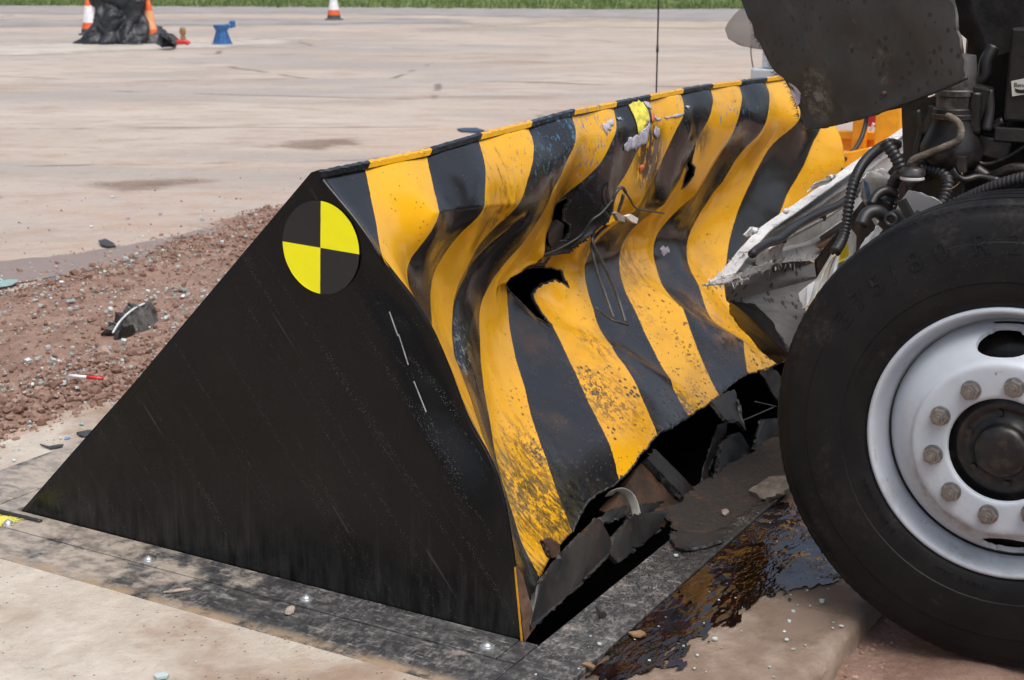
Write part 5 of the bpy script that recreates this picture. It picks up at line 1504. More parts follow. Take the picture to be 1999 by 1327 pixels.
for i in range(6):
    an = R(20 + 60 * i)
    bm = bmesh.new(); bmesh.ops.create_cone(bm, segments=6, radius1=.0075, radius2=.0075, depth=.010, cap_ends=True)
    bmesh.ops.rotate(bm, verts=bm.verts, cent=(0, 0, 0), matrix=Matrix.Rotation(R(90), 3, 'Y'))
    bmesh.ops.translate(bm, verts=bm.verts, vec=(WC[0] - .006, WC[1] + .078 * math.cos(an), WC[2] + .078 * math.sin(an)))
    from_bm('hub_bolt', bm, G['hub_black'], wheel)
def nuts():
    bm = bmesh.new()
    def cyl(seg, r1, r2, x0, x1, rot=0):
        c = bmesh.ops.create_cone(bm, segments=seg, radius1=r1, radius2=r2, depth=abs(x1 - x0), cap_ends=True)
        bmesh.ops.rotate(bm, verts=c['verts'], cent=(0, 0, 0), matrix=Matrix.Rotation(rot, 3, 'Z'))
        bmesh.ops.rotate(bm, verts=c['verts'], cent=(0, 0, 0), matrix=Matrix.Rotation(R(-90), 3, 'Y'))
        bmesh.ops.translate(bm, verts=c['verts'], vec=((x0 + x1) / 2, 0, 0))
    cyl(24, .0215, .0205, .0, -.005)
    cyl(6, .0195, .0185, -.005, -.021, .2)
    cyl(20, .0125, .0115, -.021, -.028)
    cyl(16, .0075, .0065, -.028, -.033)
    bmesh.ops.recalc_face_normals(bm, faces=bm.faces)
    me = bpy.data.meshes.new('wheel_nut'); bm.to_mesh(me); bm.free(); me.materials.append(G['nut_steel'])
    for i in range(10):
        an = R(-30.0 - 36.0 * i)
        o = bpy.data.objects.new('wheel_nut', me); COL.objects.link(o)
        o.location = (WC[0] - .0300, WC[1] - .1435 * math.sin(an), WC[2] + .1435 * math.cos(an))
        o.rotation_euler = (R(17 * i), 0, 0)
        put(o, wheel)
nuts()

# ---- torn fibreglass fender hanging over the wheel
FEN = [(1.05,0.0491,1.7308),(1.02,-0.0437,1.4744),(1.0,-0.0856,1.3981),(0.985,-0.1156,1.3528),(0.975,-0.1371,1.328),(0.976,-0.132,1.3099),(0.965,-0.1565,1.2854),(0.957,-0.1709,1.276),(0.952,-0.1809,1.2485),(0.944,-0.1974,1.2214),(0.926,-0.2314,1.2136),(0.918,-0.2471,1.1971),(0.91,-0.2623,1.1653),(0.904,-0.2747,1.1461),(0.9,-0.2844,1.1139),(0.896,-0.2935,1.0932),(0.885,-0.316,1.0904),(0.83,-0.4104,1.1158),(0.775,-0.5005,1.1449),(0.722,-0.5822,1.1771),(0.656,-0.6811,1.2175),(0.602,-0.7558,1.252),(0.606,-0.7457,1.2871),(0.62,-0.7223,1.3507),(0.634,-0.6967,1.4144),(0.68,-0.6076,1.6932)]
plate('fender_panel', FEN, .007, G['fender_fibre'], truck, .0035, .022, 81, step=.016, cell=.04)
tube('rolled_lip', [Vector(p) + Vector((-.004, 0, .002)) for p in FEN[16:22]], .0045, G['black_rubber'], truck, 4, 8)
for p in [(0.87,-0.3091,1.2698),(0.742,-0.5394,1.2003),(0.725,-0.5496,1.3912),(0.8,-0.443,1.1531)]:
    bm = bmesh.new(); bmesh.ops.create_uvsphere(bm, u_segments=10, v_segments=6, radius=.006)
    bmesh.ops.translate(bm, verts=bm.verts, vec=p); from_bm('rivet', bm, G['rust_edge'], truck, True)
plate('fender_edge', [(0.915,-0.2466,1.2023),(0.905,-0.2637,1.1986),(0.895,-0.2842,1.1776),(0.9,-0.281,1.1543),(0.9,-0.2761,1.1465),(0.907,-0.2633,1.1656)], .004, G['torn_paper'], truck, .002, .003, 83)
plate('fender_edge', [(0.995,-0.0875,1.3982),(1.0,-0.0656,1.4746),(0.96,-0.178,1.4503),(0.962,-0.1666,1.3899),(0.968,-0.146,1.3717),(0.97,-0.136,1.3333),(0.985,-0.1097,1.3604)], .004, G['grey_plastic'], truck, .003, .004, 85)
def fringe():
    rnd = random.Random(87); v, f = [], []
    def hair(a, b, n, L, dirn):
        a, b = Vector(a), Vector(b)
        for i in range(n):
            p = a.lerp(b, rnd.random()); d = Vector(dirn) + Vector([rnd.uniform(-.6, .6) for _ in range(3)])
            d = d.normalized() * rnd.uniform(.3, 1.0) * L; w = Vector((rnd.uniform(-1, 1), rnd.uniform(-1, 1), rnd.uniform(-1, 1))) * .0009
            k = len(v); v.extend([p - w, p + w, p + d]); f.append((k, k + 1, k + 2))
    for a, b in zip(FEN[3:17], FEN[4:17]): hair(a, b, 34, .022, (0, .8, -.4))
    o = obj('fibre_fringe', v, f, G['fender_fibre'], truck, False); o['kind'] = 'stuff'
fringe()
plate('smoky_deflector', [(1.4,0.0296,1.3789),(1.42,0.0954,1.3574),(1.42,0.1255,1.3222),(1.42,0.1343,1.3046),(1.42,0.1205,1.2758),(1.4,0.0678,1.2579),(1.36,-0.0248,1.2511),(1.36,-0.0361,1.3333)], .002, G['smoky_plastic'], truck, 0, .012, 89, cell=.05)

# ---- bumper torn back, seen from inside
def bumper():
    up = [(0.7954,-0.1,0.6952),(0.8632,-0.1,0.707),(0.9251,-0.1,0.726),(0.9886,-0.1,0.7455),(1.1131,-0.1,0.7814),(1.2959,-0.1,0.7998),(1.4661,-0.1,0.8172),(1.648,-0.1,0.8359),(1.8429,-0.1,0.8558),(2.0518,-0.1,0.879),(2.2769,-0.1,0.9021),(2.4575,-0.1,0.9206),(2.7838,-0.1,0.9522)]
    lo = [(0.7851,-0.11,0.6929),(0.8689,-0.11,0.6838),(0.9708,-0.11,0.673),(1.0525,-0.11,0.6791),(1.2023,-0.11,0.6752),(1.3998,-0.11,0.6494),(1.5765,-0.11,0.6217),(1.7614,-0.11,0.6221),(1.9583,-0.11,0.6295),(2.1436,-0.11,0.6518),(2.3409,-0.11,0.6756),(2.5145,-0.11,0.6912),(2.8506,-0.11,0.7189)]
    rows = []
    U, L = smooth_path(up, 5), smooth_path(lo, 5)
    prof = [(0.0, -.040), (.0, -.006), (.06, .0), (.17, .004), (.19, -.012), (.22, -.014), (.24, .0), (.52, .012), (.72, .010), (.75, -.006), (.80, -.008), (1.0, -.02)]
    v = []
    for i, (a, b) in enumerate(zip(U, L)):
        q = Vector((i * .35, 0, 0)); fr = min(1, i / 6)
        for j, (t, dy) in enumerate(prof):
            p = a.lerp(b, t)
            nn = mnoise.noise(Vector((i * .4, j * .8, 4)))
            v.append(p + Vector((.006 * mnoise.noise(q + Vector((0, j, 0))), dy * fr +   .004 * nn * (.3 + .7 * t), .002 * nn)))
    n = len(prof)
    f = [(i * n + j, i * n + j + 1, (i + 1) * n + j + 1, (i + 1) * n + j) for i in range(len(U) - 1) for j in range(n - 1)]
    o = obj('bumper', v, f, G['white_metal'], truck)
    o['label'] = 'torn white bumper with ragged end'
    solid(o, .004, 0)
    m = o.modifiers.new('split', 'EDGE_SPLIT'); m.split_angle = R(30)
bumper()
tube('stiffener', [(1.1283,-0.135,0.7309),(1.3774,-0.135,0.7401),(1.654,-0.135,0.747),(2.0135,-0.135,0.7744),(2.2993,-0.135,0.8029)], .005, G['white_metal'], truck, 6, 8)
plate('channel_shadow', [(1.5881,-0.128,0.6906),(1.8352,-0.128,0.7),(2.1033,-0.128,0.7245),(2.1181,-0.128,0.7087),(1.8598,-0.128,0.6799),(1.6098,-0.128,0.6745)], .003, G['dark_engine'], truck, .001, .002, 94)  # dark strip standing in for the cable's shadow along the bumper channel
plate('rust_patch', [(1.533,-0.135,0.6691),(1.6667,-0.135,0.6723),(1.8173,-0.135,0.6773),(1.7685,-0.135,0.6623),(1.6022,-0.135,0.6513)], .002, G['copper_brown'], truck, .002, .002, 96)
for p in [(0.9659,-0.155,0.8094),(1.1983,-0.155,0.8274),(1.5811,-0.155,0.8731),(1.9744,-0.155,0.9125)]:
    bm = bmesh.new(); bmesh.ops.create_uvsphere(bm, u_segments=12, v_segments=6, radius=.0085)
    bmesh.ops.translate(bm, verts=bm.verts, vec=p); from_bm('bolt_head', bm, G['cone_white'], truck, True)
def bits():
    # ragged fibre along the torn end and lower edge
    rnd = random.Random(91)
    segs = [(0.7271,-0.125,0.7135),(0.8549,-0.125,0.7355),(0.9464,-0.125,0.7523),(1.0372,-0.125,0.7397),(1.1605,-0.125,0.687),(1.3737,-0.125,0.6585),(1.5311,-0.125,0.6311),(1.162,-0.125,0.6752),(1.0134,-0.125,0.6821),(0.8952,-0.125,0.6873),(0.7346,-0.125,0.7041)]
    v, f = [], []
    for a, b in zip(segs, segs[1:]):
        a, b = Vector(a), Vector(b)
        for i in range(20):
            p = a.lerp(b, rnd.random()) + Vector((0, rnd.uniform(-.02, .01), 0))
            d = Vector((rnd.uniform(-1, .3), rnd.uniform(-.5, .3), rnd.uniform(-.9, .5))).normalized() * rnd.uniform(.006, .028)
            w = Vector((rnd.uniform(-1, 1), rnd.uniform(-.4, .4), rnd.uniform(-1, 1))).normalized() * rnd.uniform(.001, .0035)
            k = len(v); v.extend([p - w, p + w, p + d + w * .2, p + d * .6 - w]); f.append((k, k + 1, k + 2, k + 3))
    o = obj('fibre_fringe', v, f, G['torn_fibre'], truck, False); o['kind'] = 'stuff'
bits()
plate('torn_tongue', [(0.645,-0.14,0.7215),(0.7365,-0.135,0.7128),(0.8614,-0.135,0.7029),(1.029,-0.13,0.6967),(1.1631,-0.13,0.6871),(1.1489,-0.13,0.6723),(0.9871,-0.135,0.6852),(0.8214,-0.14,0.6974),(0.6981,-0.14,0.7101)], .006, G['torn_fibre'], truck, .0025, .006, 93, cell=.015)
plate('torn_tongue', [(1.0387,-0.13,0.7455),(1.1399,-0.13,0.7457),(1.2641,-0.13,0.7311),(1.2429,-0.13,0.7024),(1.2636,-0.13,0.6723),(1.1868,-0.13,0.6916),(1.0764,-0.13,0.6853),(1.0501,-0.13,0.7126)], .005, G['white_metal'], truck, .003, .010, 95, cell=.015)
plate('bolt_tab', [(0.8983,-0.15,0.8088),(0.9266,-0.15,0.8151),(0.9478,-0.15,0.8227),(1.0093,-0.15,0.8077),(0.9879,-0.15,0.7973),(0.921,-0.15,0.7998)], .004, G['white_metal'], truck, .001, .006, 97, cell=.02)
plate('bolt_tab', [(1.3829,-0.15,0.8564),(1.4471,-0.15,0.8746),(1.5397,-0.15,0.8719),(1.5477,-0.15,0.88),(1.6346,-0.15,0.8753),(1.6463,-0.15,0.8646),(1.5514,-0.15,0.8582),(1.4583,-0.15,0.8613)], .004, G['torn_fibre'], truck, .001, .008, 99, cell=.02)
HB = [(1.5907,-0.135,0.7501),(1.7892,0.0,0.758),(1.9093,-0.135,0.7767),(1.2355,-0.14,0.7382)]
for c, r in ((HB[0], .0115), (HB[2], .0105), (HB[3], .008)):
    bm = bmesh.new(); bmesh.ops.create_cone(bm, segments=20, radius1=r, radius2=r, depth=.012, cap_ends=True)
    bmesh.ops.rotate(bm, verts=bm.verts, cent=(0, 0, 0), matrix=Matrix.Rotation(R(90), 3, 'X'))
    bmesh.ops.translate(bm, verts=bm.verts, vec=c)
    from_bm('bolt_hole', bm, G['dark_engine'], truck)
plate('valance', [(0.9962,-0.06,0.6416),(1.0372,-0.06,0.6737),(1.2296,-0.07,0.6604),(1.4374,-0.1,0.6449),(1.5773,-0.12,0.6099),(1.5834,-0.14,0.5571),(1.4289,-0.16,0.5113),(1.3438,-0.17,0.4658),(1.2742,-0.17,0.4021),(1.2488,-0.14,0.4494),(1.2233,-0.11,0.5054),(1.1757,-0.08,0.5534),(1.0708,-0.05,0.5857)], .006, G['grey_plastic'], truck, .002, .020, 101, cell=.04)
plate('valance_return', [(1.0708,-0.05,0.5857),(1.1757,-0.08,0.5534),(1.2233,-0.11,0.5054),(1.2488,-0.14,0.4494),(1.2674,-0.16,0.4054),(1.4981,-0.05,0.3013),(1.5695,0.02,0.3108),(1.4632,0.04,0.3975),(1.3384,0.05,0.4832)], .006, G['black_rubber'], truck, .002, .012, 103, cell=.04)
plate('fender_liner', [(1.0268,-0.26,0.6397),(1.039,-0.28,0.6633),(1.0771,-0.3,0.6806),(1.0996,-0.33,0.7158),(1.1047,-0.34,0.7576),(1.1025,-0.35,0.7892),(1.129,-0.36,0.8079),(1.1795,-0.36,0.7778),(1.1944,-0.36,0.7473),(1.1282,-0.37,0.7371),(1.0309,-0.37,0.6966),(0.9028,-0.36,0.6525),(0.8441,-0.36,0.6219),(0.9634,-0.3,0.6197)], .004, G['liner_white'], truck, .002, .012, 105, cell=.03)
plate('paint_smear', [(1.0222,-0.368,0.7321),(1.0468,-0.368,0.7618),(1.0504,-0.372,0.7915),(1.0704,-0.375,0.7721),(1.0738,-0.378,0.75),(1.0419,-0.375,0.7388)], .003, G['liner_yellow'], truck, .002, .004, 107)
plate('fender_liner', [(1.0894,-0.4,0.7605),(1.1396,-0.4,0.7796),(1.1759,-0.41,0.7996),(1.2012,-0.41,0.8123),(1.2185,-0.42,0.7938),(1.1202,-0.42,0.7737),(1.0342,-0.42,0.7555)], .004, G['liner_white'], truck, .002, .008, 109)
plate('grey_bracket', [(1.2325,-0.36,0.9259),(1.2962,-0.36,0.9347),(1.4031,-0.36,0.9331),(1.4574,-0.37,0.8954),(1.5204,-0.37,0.8461),(1.4859,-0.37,0.8154),(1.3424,-0.37,0.7843),(1.3279,-0.36,0.8286),(1.2603,-0.36,0.8805)], .006, G['white_metal'], truck, .003, .02, 111, cell=.03)
plate('splash_shield', [(1.2367,-0.24,0.6911),(1.3701,-0.26,0.7142),(1.5392,-0.28,0.7581),(1.5433,-0.3,0.8075),(1.6758,-0.32,0.8211),(1.6677,-0.34,0.9453),(1.8722,-0.36,0.9239),(2.1047,-0.36,0.531),(1.6093,-0.32,0.5217),(1.2598,-0.28,0.468),(1.155,-0.22,0.4837),(1.2208,-0.24,0.5718),(1.2736,-0.24,0.6261)], .006, G['dark_engine'], truck, .001, .012, 112, cell=.05)
plate('label_scrap', [(1.1438,-0.385,0.9362),(1.1781,-0.385,0.9237),(1.2144,-0.385,0.8818),(1.2339,-0.385,0.8554),(1.2039,-0.385,0.8652),(1.1642,-0.385,0.9023)], .002, G['paint_blue'], truck, .001, .002, 113)

# ---- hoses, cables, valve
tube('corrugated_hose', [(1.3141,-0.42,1.0146),(1.2289,-0.42,1.0263),(1.1141,-0.42,1.0199),(1.0118,-0.42,0.9999),(0.9419,-0.42,0.9644),(0.9098,-0.42,0.9134),(0.8954,-0.42,0.8574),(0.8684,-0.42,0.8255),(0.8159,-0.42,0.8034)], .0125, G['black_rubber'], truck, 8, 14, ribs=.22)
tube('cable_sleeve', [(1.9757,-0.16,0.8258),(1.8294,-0.16,0.8007),(1.6694,-0.16,0.7814),(1.4781,-0.16,0.7811),(1.3265,-0.16,0.7769),(1.1886,-0.17,0.773),(1.1088,-0.17,0.763),(1.0297,-0.17,0.7676),(0.9615,-0.17,0.7651),(0.9105,-0.17,0.7574)], .0120, G['black_rubber'], truck, 8, 12)
tube('corrugated_hose', [(0.78,-0.6985,0.9456),(0.78,-0.7267,0.9599),(0.76,-0.7644,0.9822),(0.74,-0.8122,1.0071),(0.72,-0.8688,1.03),(0.7,-0.9369,1.0508)], .0145, G['black_rubber'], truck, 8, 14, ribs=.2)
tube('corrugated_hose', [(0.95,-0.5207,0.9095),(0.95,-0.512,0.9446),(0.94,-0.5231,0.9747),(0.93,-0.545,0.9927),(0.92,-0.5794,1.0063),(0.9,-0.6338,1.0076),(0.88,-0.6644,0.9902),(0.86,-0.6669,0.9587),(0.84,-0.6617,0.9341)], .014, G['black_rubber'], truck, 8, 14, ribs=.22)
tube('corrugated_hose', [(0.88,-0.5062,1.0731),(0.88,-0.5277,1.0497),(0.88,-0.547,1.0213),(0.88,-0.559,0.9911)], .015, G['black_rubber'], truck, 8, 12, ribs=.15)
tube('steel_pipe', [(0.86,-0.5772,1.0232),(0.86,-0.5837,1.0359),(0.86,-0.6049,1.0471),(0.86,-0.6516,1.0695),(0.86,-0.6838,1.0859),(0.86,-0.692,1.1031),(0.87,-0.6857,1.1233),(0.88,-0.6681,1.1358),(0.9,-0.6484,1.1402)], .0085, G['copper_dark'] if 'copper_dark' in G else G['stone_dull'], truck, 8, 10)
WW = [[(0.7849,-0.43,0.8046),(0.7614,-0.42,0.7773),(0.7231,-0.42,0.7526),(0.6825,-0.42,0.7226),(0.6122,-0.43,0.7004)], [(0.7935,-0.43,0.8006),(0.7896,-0.42,0.7722),(0.7635,-0.42,0.7412),(0.6991,-0.42,0.713),(0.6033,-0.43,0.7109)], [(0.7772,-0.43,0.8034),(0.7425,-0.42,0.7743),(0.7027,-0.42,0.7375),(0.6548,-0.42,0.7093),(0.5596,-0.43,0.7149)]]
for w, m in zip(WW, ('wire_cream', 'wire_tan', 'wire_cream')): tube('wire', w, .0018, G[m], truck, 6, 6)
tube('wire', [(0.84,-0.6732,0.974),(0.84,-0.6895,0.9801),(0.84,-0.7047,0.9982),(0.84,-0.7056,1.0175)], .002, G['wire_tan'], truck, 6, 6)
def lathe_z(name, prof, c, mat, parent, seg=32):
    v, f = [], []; n = len(prof)
    for k in range(seg):
        an = 2 * math.pi * k / seg
        for (r, z) in prof: v.append((c[0] + r * math.cos(an), c[1] + r * math.sin(an), c[2] + z))
    for k in range(seg):
        for i in range(n - 1): f.append((k * n + i, ((k + 1) % seg) * n + i, ((k + 1) % seg) * n + i + 1, k * n + i + 1))
    o = obj(name, v, f, mat, parent)
    m = o.modifiers.new('split', 'EDGE_SPLIT'); m.split_angle = R(40)
    return o
VC = (0.86,-0.5852,0.9955)
lathe_z('air_valve', [(0, .034), (.012, .034), (.012, .024), (.026, .022), (.030, .016), (.030, .006), (.026, .002), (.026, -.010), (.020, -.016), (.017, -.022), (.008, -.024), (.007, -.040), (.0, -.040)], VC, G['alloy_grey'], truck)
lathe_z('valve_ring', [(.027, .001), (.029, -.001), (.029, -.005), (.027, -.007)], VC, G['clip_white'], truck)
AC = (0.95,-0.6517,1.1249)
lathe_z('filter_can', [(0, .16), (.040, .155), (.045, .13), (.045, .075), (.048, .072), (.048, .060), (.045, .057), (.045, .03)], AC, G['alloy_grey'], truck)
lathe_z('filter_bowl', [(.047, .032), (.052, .028), (.052, .0), (.062, -.03), (.074, -.06), (.074, -.085), (.06, -.11), (.03, -.125), (0, -.127)], AC, G['hub_black'], truck)
lathe_z('clamp_ring', [(.0525, .018), (.055, .016), (.055, .006), (.0525, .004)], AC, G['dark_steel'], truck)
plate('connector', [(0.8,-0.7051,1.0591),(0.8,-0.7237,1.0592),(0.8,-0.7241,1.0237),(0.8,-0.7102,1.0227)], .02, G['hub_black'], truck, 0, 0, 115)
plate('connector', [(0.72,-0.5914,0.9574),(0.72,-0.6077,0.9634),(0.72,-0.6316,0.9272),(0.72,-0.6181,0.9164)], .025, G['hub_black'], truck, 0, 0, 117)
SO = (0.72,-0.5811,0.9132)
lathe_x('hose_socket', [(.0, .008), (-.01, .008), (-.012, .016), (.0, .018), (.04, .018)], SO, G['black_rubber'], truck, 24)

# ---- chassis end bracket and the dark engine bay behind
plate('chassis_bracket', [(1.02,-0.5057,1.1677),(1.02,-0.5201,1.0288),(1.02,-0.5478,0.8103),(1.0,-0.6343,0.8217),(0.98,-0.6839,0.8932),(0.98,-0.6623,1.1779)], .012, G['grey_dark'] if 'grey_dark' in G else G['dark_steel'], truck, 0, .004, 119, cell=.06)
plate('chassis_bracket', [(0.8,-0.5687,0.9223),(0.8,-0.5948,0.9709),(0.8,-0.6263,0.9685),(0.8,-0.6705,0.9526),(0.8,-0.6959,0.9305),(0.8,-0.6326,0.8787),(0.8,-0.5852,0.8596)], .008, G['grey_plastic'], truck, .001, .012, 121, cell=.03)
plate('round_cover', [(0.99,-0.593,1.0468),(0.99,-0.6189,1.0685),(0.99,-0.6513,1.0654),(0.99,-0.6656,1.0389),(0.99,-0.6552,1.0132),(0.99,-0.6188,1.0007),(0.99,-0.5926,1.0166)], .01, G['stone_dull'], truck, 0, .003, 123)
box('engine_block', 1.12, 1.9, -2.0, -.62, .50, 1.52, G['dark_engine'], truck, .03)
box('chassis_rail', .98, 1.06, -3.2, -.62, .62, .86, G['dark_engine'], truck, .008)
box('chassis_rail', 1.95, 2.03, -3.2, -.62, .62, .86, G['dark_engine'], truck, .008)
tube('axle', [(.66, -.93, .498), (2.3, -.93, .498)], .055, G['hub_black'], truck, 1, 16)
rnd = random.Random(77)
for i, (pts, r) in enumerate((
        ([(0.97,-0.5565,1.1429),(0.97,-0.5719,1.1002),(0.96,-0.5664,1.0384),(0.95,-0.5853,0.9843)], .010),
        ([(0.98,-0.6865,1.179),(0.97,-0.6985,1.1317),(0.96,-0.7324,1.1101),(0.96,-0.7664,1.1301)], .012),
        ([(0.95,-0.6975,1.0479),(0.95,-0.7294,1.0254),(0.95,-0.7758,1.0408),(0.95,-0.8311,1.0805)], .005),
        ([(0.99,-0.6698,1.208),(0.99,-0.7044,1.2275),(0.99,-0.7075,1.2638),(1.0,-0.7203,1.2996)], .016),
        ([(0.92,-0.719,1.016),(0.92,-0.756,1.0003),(0.9,-0.8053,1.0244),(0.9,-0.857,1.028)], .014),
        ([(0.94,-0.7005,1.1948),(0.94,-0.7014,1.1527),(0.94,-0.702,1.0982)], .018),
        ([(0.95,-0.7274,1.2012),(0.95,-0.7336,1.1534),(0.94,-0.7313,1.1059)], .012),
        ([(0.8,-0.6933,1.0287),(0.8,-0.7184,1.0066),(0.82,-0.7482,1.0122),(0.82,-0.7948,1.0073)], .008),
        ([(0.8,-0.5064,0.9295),(0.82,-0.514,0.9521),(0.84,-0.53,0.9606),(0.86,-0.5475,0.9493)], .012),
        ([(0.74,-0.5023,0.8886),(0.76,-0.5095,0.9133),(0.78,-0.5279,0.9193),(0.8,-0.5429,0.9029)], .016))):
    tube('engine_pipe', pts, r, G['hub_black'] if i % 3 else G['black_rubber'], truck, 6, 10)
for (px, sz) in (((0.96,-0.6993,1.1509), (.05, .05, .12)), ((0.98,-0.7375,1.0656), (.06, .10, .05)), ((0.96,-0.5979,1.1212), (.04, .035, .07)), ((0.93,-0.599,1.0065), (.05, .04, .05)), ((0.86,-0.5146,0.9154), (.04, .05, .05))):
    bm = bmesh.new(); box_bm(bm, px, sz, Matrix.Rotation(.2, 3, 'X')); bevel(from_bm('engine_fitting', bm, G['hub_black'], truck), .006)
LBL = (0.93,-0.8037,1.2059)
box('air_dryer', .94, 1.1, LBL[1] - .20, LBL[1] + .035, LBL[2] - .075, LBL[2] + .14, G['dark_engine'], truck, .006)
box('dryer_foot', .945, 1.1, LBL[1] - .20, LBL[1] + .055, LBL[2] - .125, LBL[2] - .09, G['dark_steel'], truck, .004)
# inner wing above the wheel, splashed with mud
plate('inner_wing', [(1.02,-0.5671,1.6417),(1.02,-0.5977,1.356),(1.02,-0.6313,1.3325),(1.0,-0.7163,1.2755),(1.0,-0.7797,1.2941),(1.0,-0.8567,1.3385),(1.0,-0.8304,1.6359)], .008, G['dark_engine'], truck, .002, .03, 125, cell=.05)
LP = [(0.935,-0.7803,1.2246),(0.935,-0.8232,1.2357),(0.935,-0.8264,1.1982),(0.935,-0.7855,1.1894)]
lab = obj('maker_label', LP, [(0, 1, 2, 3)], G['label_paper'], truck, False)
solid(lab, .001, 0)
lab['label'] = 'white maker label with black lettering and swoosh'
sw = [(0.9335,-0.79,1.2086),(0.9335,-0.796,1.2065),(0.9335,-0.8076,1.2058),(0.9335,-0.8188,1.2098),(0.9335,-0.8196,1.2004),(0.9335,-0.8083,1.1976),(0.9335,-0.7967,1.1982),(0.9335,-0.7918,1.2016)]
obj('label_print', sw, [tuple(range(len(sw)))], G['sticker_black'], lab, False)
def flat_text(txt, size, p, name, parent, yaw=0.0):
    cu = bpy.data.curves.new('txt', 'FONT'); cu.body = txt; cu.size = size; cu.extrude = .0003
    ob = bpy.data.objects.new('txt', cu); COL.objects.link(ob)
    me = bpy.data.meshes.new_from_object(ob.evaluated_get(bpy.context.evaluated_depsgraph_get()))
    bpy.data.objects.remove(ob); bpy.data.curves.remove(cu); me.name = name
    for v in me.vertices:
        s, h, d = v.co
        v.co = (p[0] - d, p[1] - s, p[2] + h + s * yaw)
    return obj_me(name, me, G['sticker_black'], parent, False)
flat_text('Bendix', .0135, (0.9335,-0.7874,1.212), 'label_text', lab, .02)

# ================================================================== THINGS BEYOND THE BLOCKER
def base_on_ground(x, y): return Vector((x, y, 0))
# yellow machine frame
ym = empty('yellow_machine', (6.2, 1.2, 0))
tag(ym, 'orange-yellow steel machine frame with black hose behind the blocker', 'machine')
def ybar(a, b, w, h): return bar('beam', a, b, w, h, G['machine_yellow'], ym, (0, 0, 1), .006)
YP = [(6.2,1.1533,0.6419),(6.2,1.1316,0.285),(6.0,0.9127,0.7146),(6.0,0.8852,0.2947),(6.25,1.325,0.4503),(6.25,1.0049,0.4563),(6.3,1.3373,0.381),(6.3,1.0158,0.4006),(5.9,1.172,0.3113),(5.9,0.7506,0.4174)]
def ypost(p, w, top):
    box('post', p[0] - w / 2, p[0] + w / 2, p[1] - w / 2, p[1] + w / 2, 0.0, top, G['machine_yellow'], ym, .006)
ypost(YP[0], .075, 1.0); ypost(YP[2], .145, 1.15)
ybar(YP[4], YP[5], .06, .05); ybar(YP[6], YP[7], .06, .075); ybar(YP[8], YP[9], .10, .14)
tube('hose', [(6.0,1.0605,0.6327),(6.0,1.062,0.5571),(5.95,1.0667,0.4769),(5.9,1.0904,0.408),(5.85,1.1333,0.3502)], .014, G['black_rubber'], ym, 6, 10)
tube('wire', [(6.3,1.1001,0.5272),(6.3,1.1221,0.4696),(6.3,1.1378,0.4121)], .008, G['cone_white'], ym, 5, 8)
RL = (6.9,1.2702,0.4955)
box('red_housing', RL[0], RL[0] + .2, RL[1] - .07, RL[1] + .07, RL[2] - .06, RL[2] + .06, G['lamp_red'], ym, .01)
box('base_plate', 5.6, 6.6, .35, 1.5, .0, .08, G['machine_yellow'], ym, .01)
# pale grey cabinet with whip aerial
gb = empty('grey_cabinet', (6.0,1.6676,0.4932)[:2] + (0,))
tag(gb, 'pale grey cabinet standing behind the crest beside the fender', 'cabinet')
CB = [(6.0,1.7997,0.849),(6.0,1.6188,0.8554),(6.1,1.7469,0.9752)]
box('body', 6.0, 6.3, CB[1][1] - .1, CB[0][1], 0.02, CB[0][2], G['pale_grey_box'], gb, .01)
box('body', 6.05, 6.25, CB[1][1] - .1, CB[2][1], CB[0][2] + .002, CB[2][2], G['pale_grey_box'], gb, .01)
tube('aerial', [(6.0,1.7833,0.8557),(6.0,1.8009,0.954),(6.0,1.7996,1.0768),(6.0,1.7969,1.1684)], .004, G['alloy_grey'], gb, 5, 6)
AN = (5.0,1.9725,0.7449)
ae = empty('whip_aerial', (AN[0], AN[1], 0))
tag(ae, 'thin black whip aerial pole rising behind the crest', 'aerial')
tube('mast', [(AN[0], AN[1], .02), (AN[0], AN[1], 1.16), (AN[0], AN[1], 2.4)], .0048, G['black_rubber'], ae, 1, 8)
JT = (5.0,1.9798,1.0144)
tube('joint', [(AN[0], AN[1], JT[2] - .02), (AN[0], AN[1], JT[2] + .02)], .0075, G['black_rubber'], ae, 1, 8)
box('foot', AN[0] - .1, AN[0] + .1, AN[1] - .1, AN[1] + .1, .0, .02, G['dark_steel'], ae, .004)

# ---- traffic cones, tarpaulin, blue pump stand
def cone(p, h, label, faded, tilt=0.0):
    t = empty('traffic_cone', p)
    tag(t, label, 'traffic cone', 'traffic cones far back on the apron')
    s = h / .75
    lathe_z('base', [(0, .0), (.22 * s, .0), (.215 * s, .03 * s), (.16 * s, .045 * s), (.155 * s, .12 * s), (.145 * s, .125 * s)], p, G['cone_base'], t, 32)
    def r(z): return s * (.152 - .122 * (z / s - .12) / .63)
    def band(name, z0, z1, mat, g=0.0): lathe_z(name, [(r(z0) + g, z0), (r(z1) + g, z1)], p, mat, t, 32)
    band('lower_band', .12 * s, .24 * s, G['cone_orange'])
    band('sleeve', .24 * s, .56 * s, G['cone_faded' if faded else 'cone_white'], .002)
    o = lathe_z('tip', [(r(.56 * s), .56 * s), (r(.74 * s), .74 * s), (r(.745 * s) * .7, .75 * s), (0, .75 * s)], p, G['cone_orange'], t, 32)
    return t
cone((19.5797,21.2847,0.0), .78, 'orange cone with white sleeve left of the tarpaulin', False)
cone((17.9351,18.0766,0.0), .78, 'faded orange cone standing in front of the tarpaulin', True)
cone((28.1791,21.5188,0.0), .80, 'orange and white cone alone far back on the apron', False)

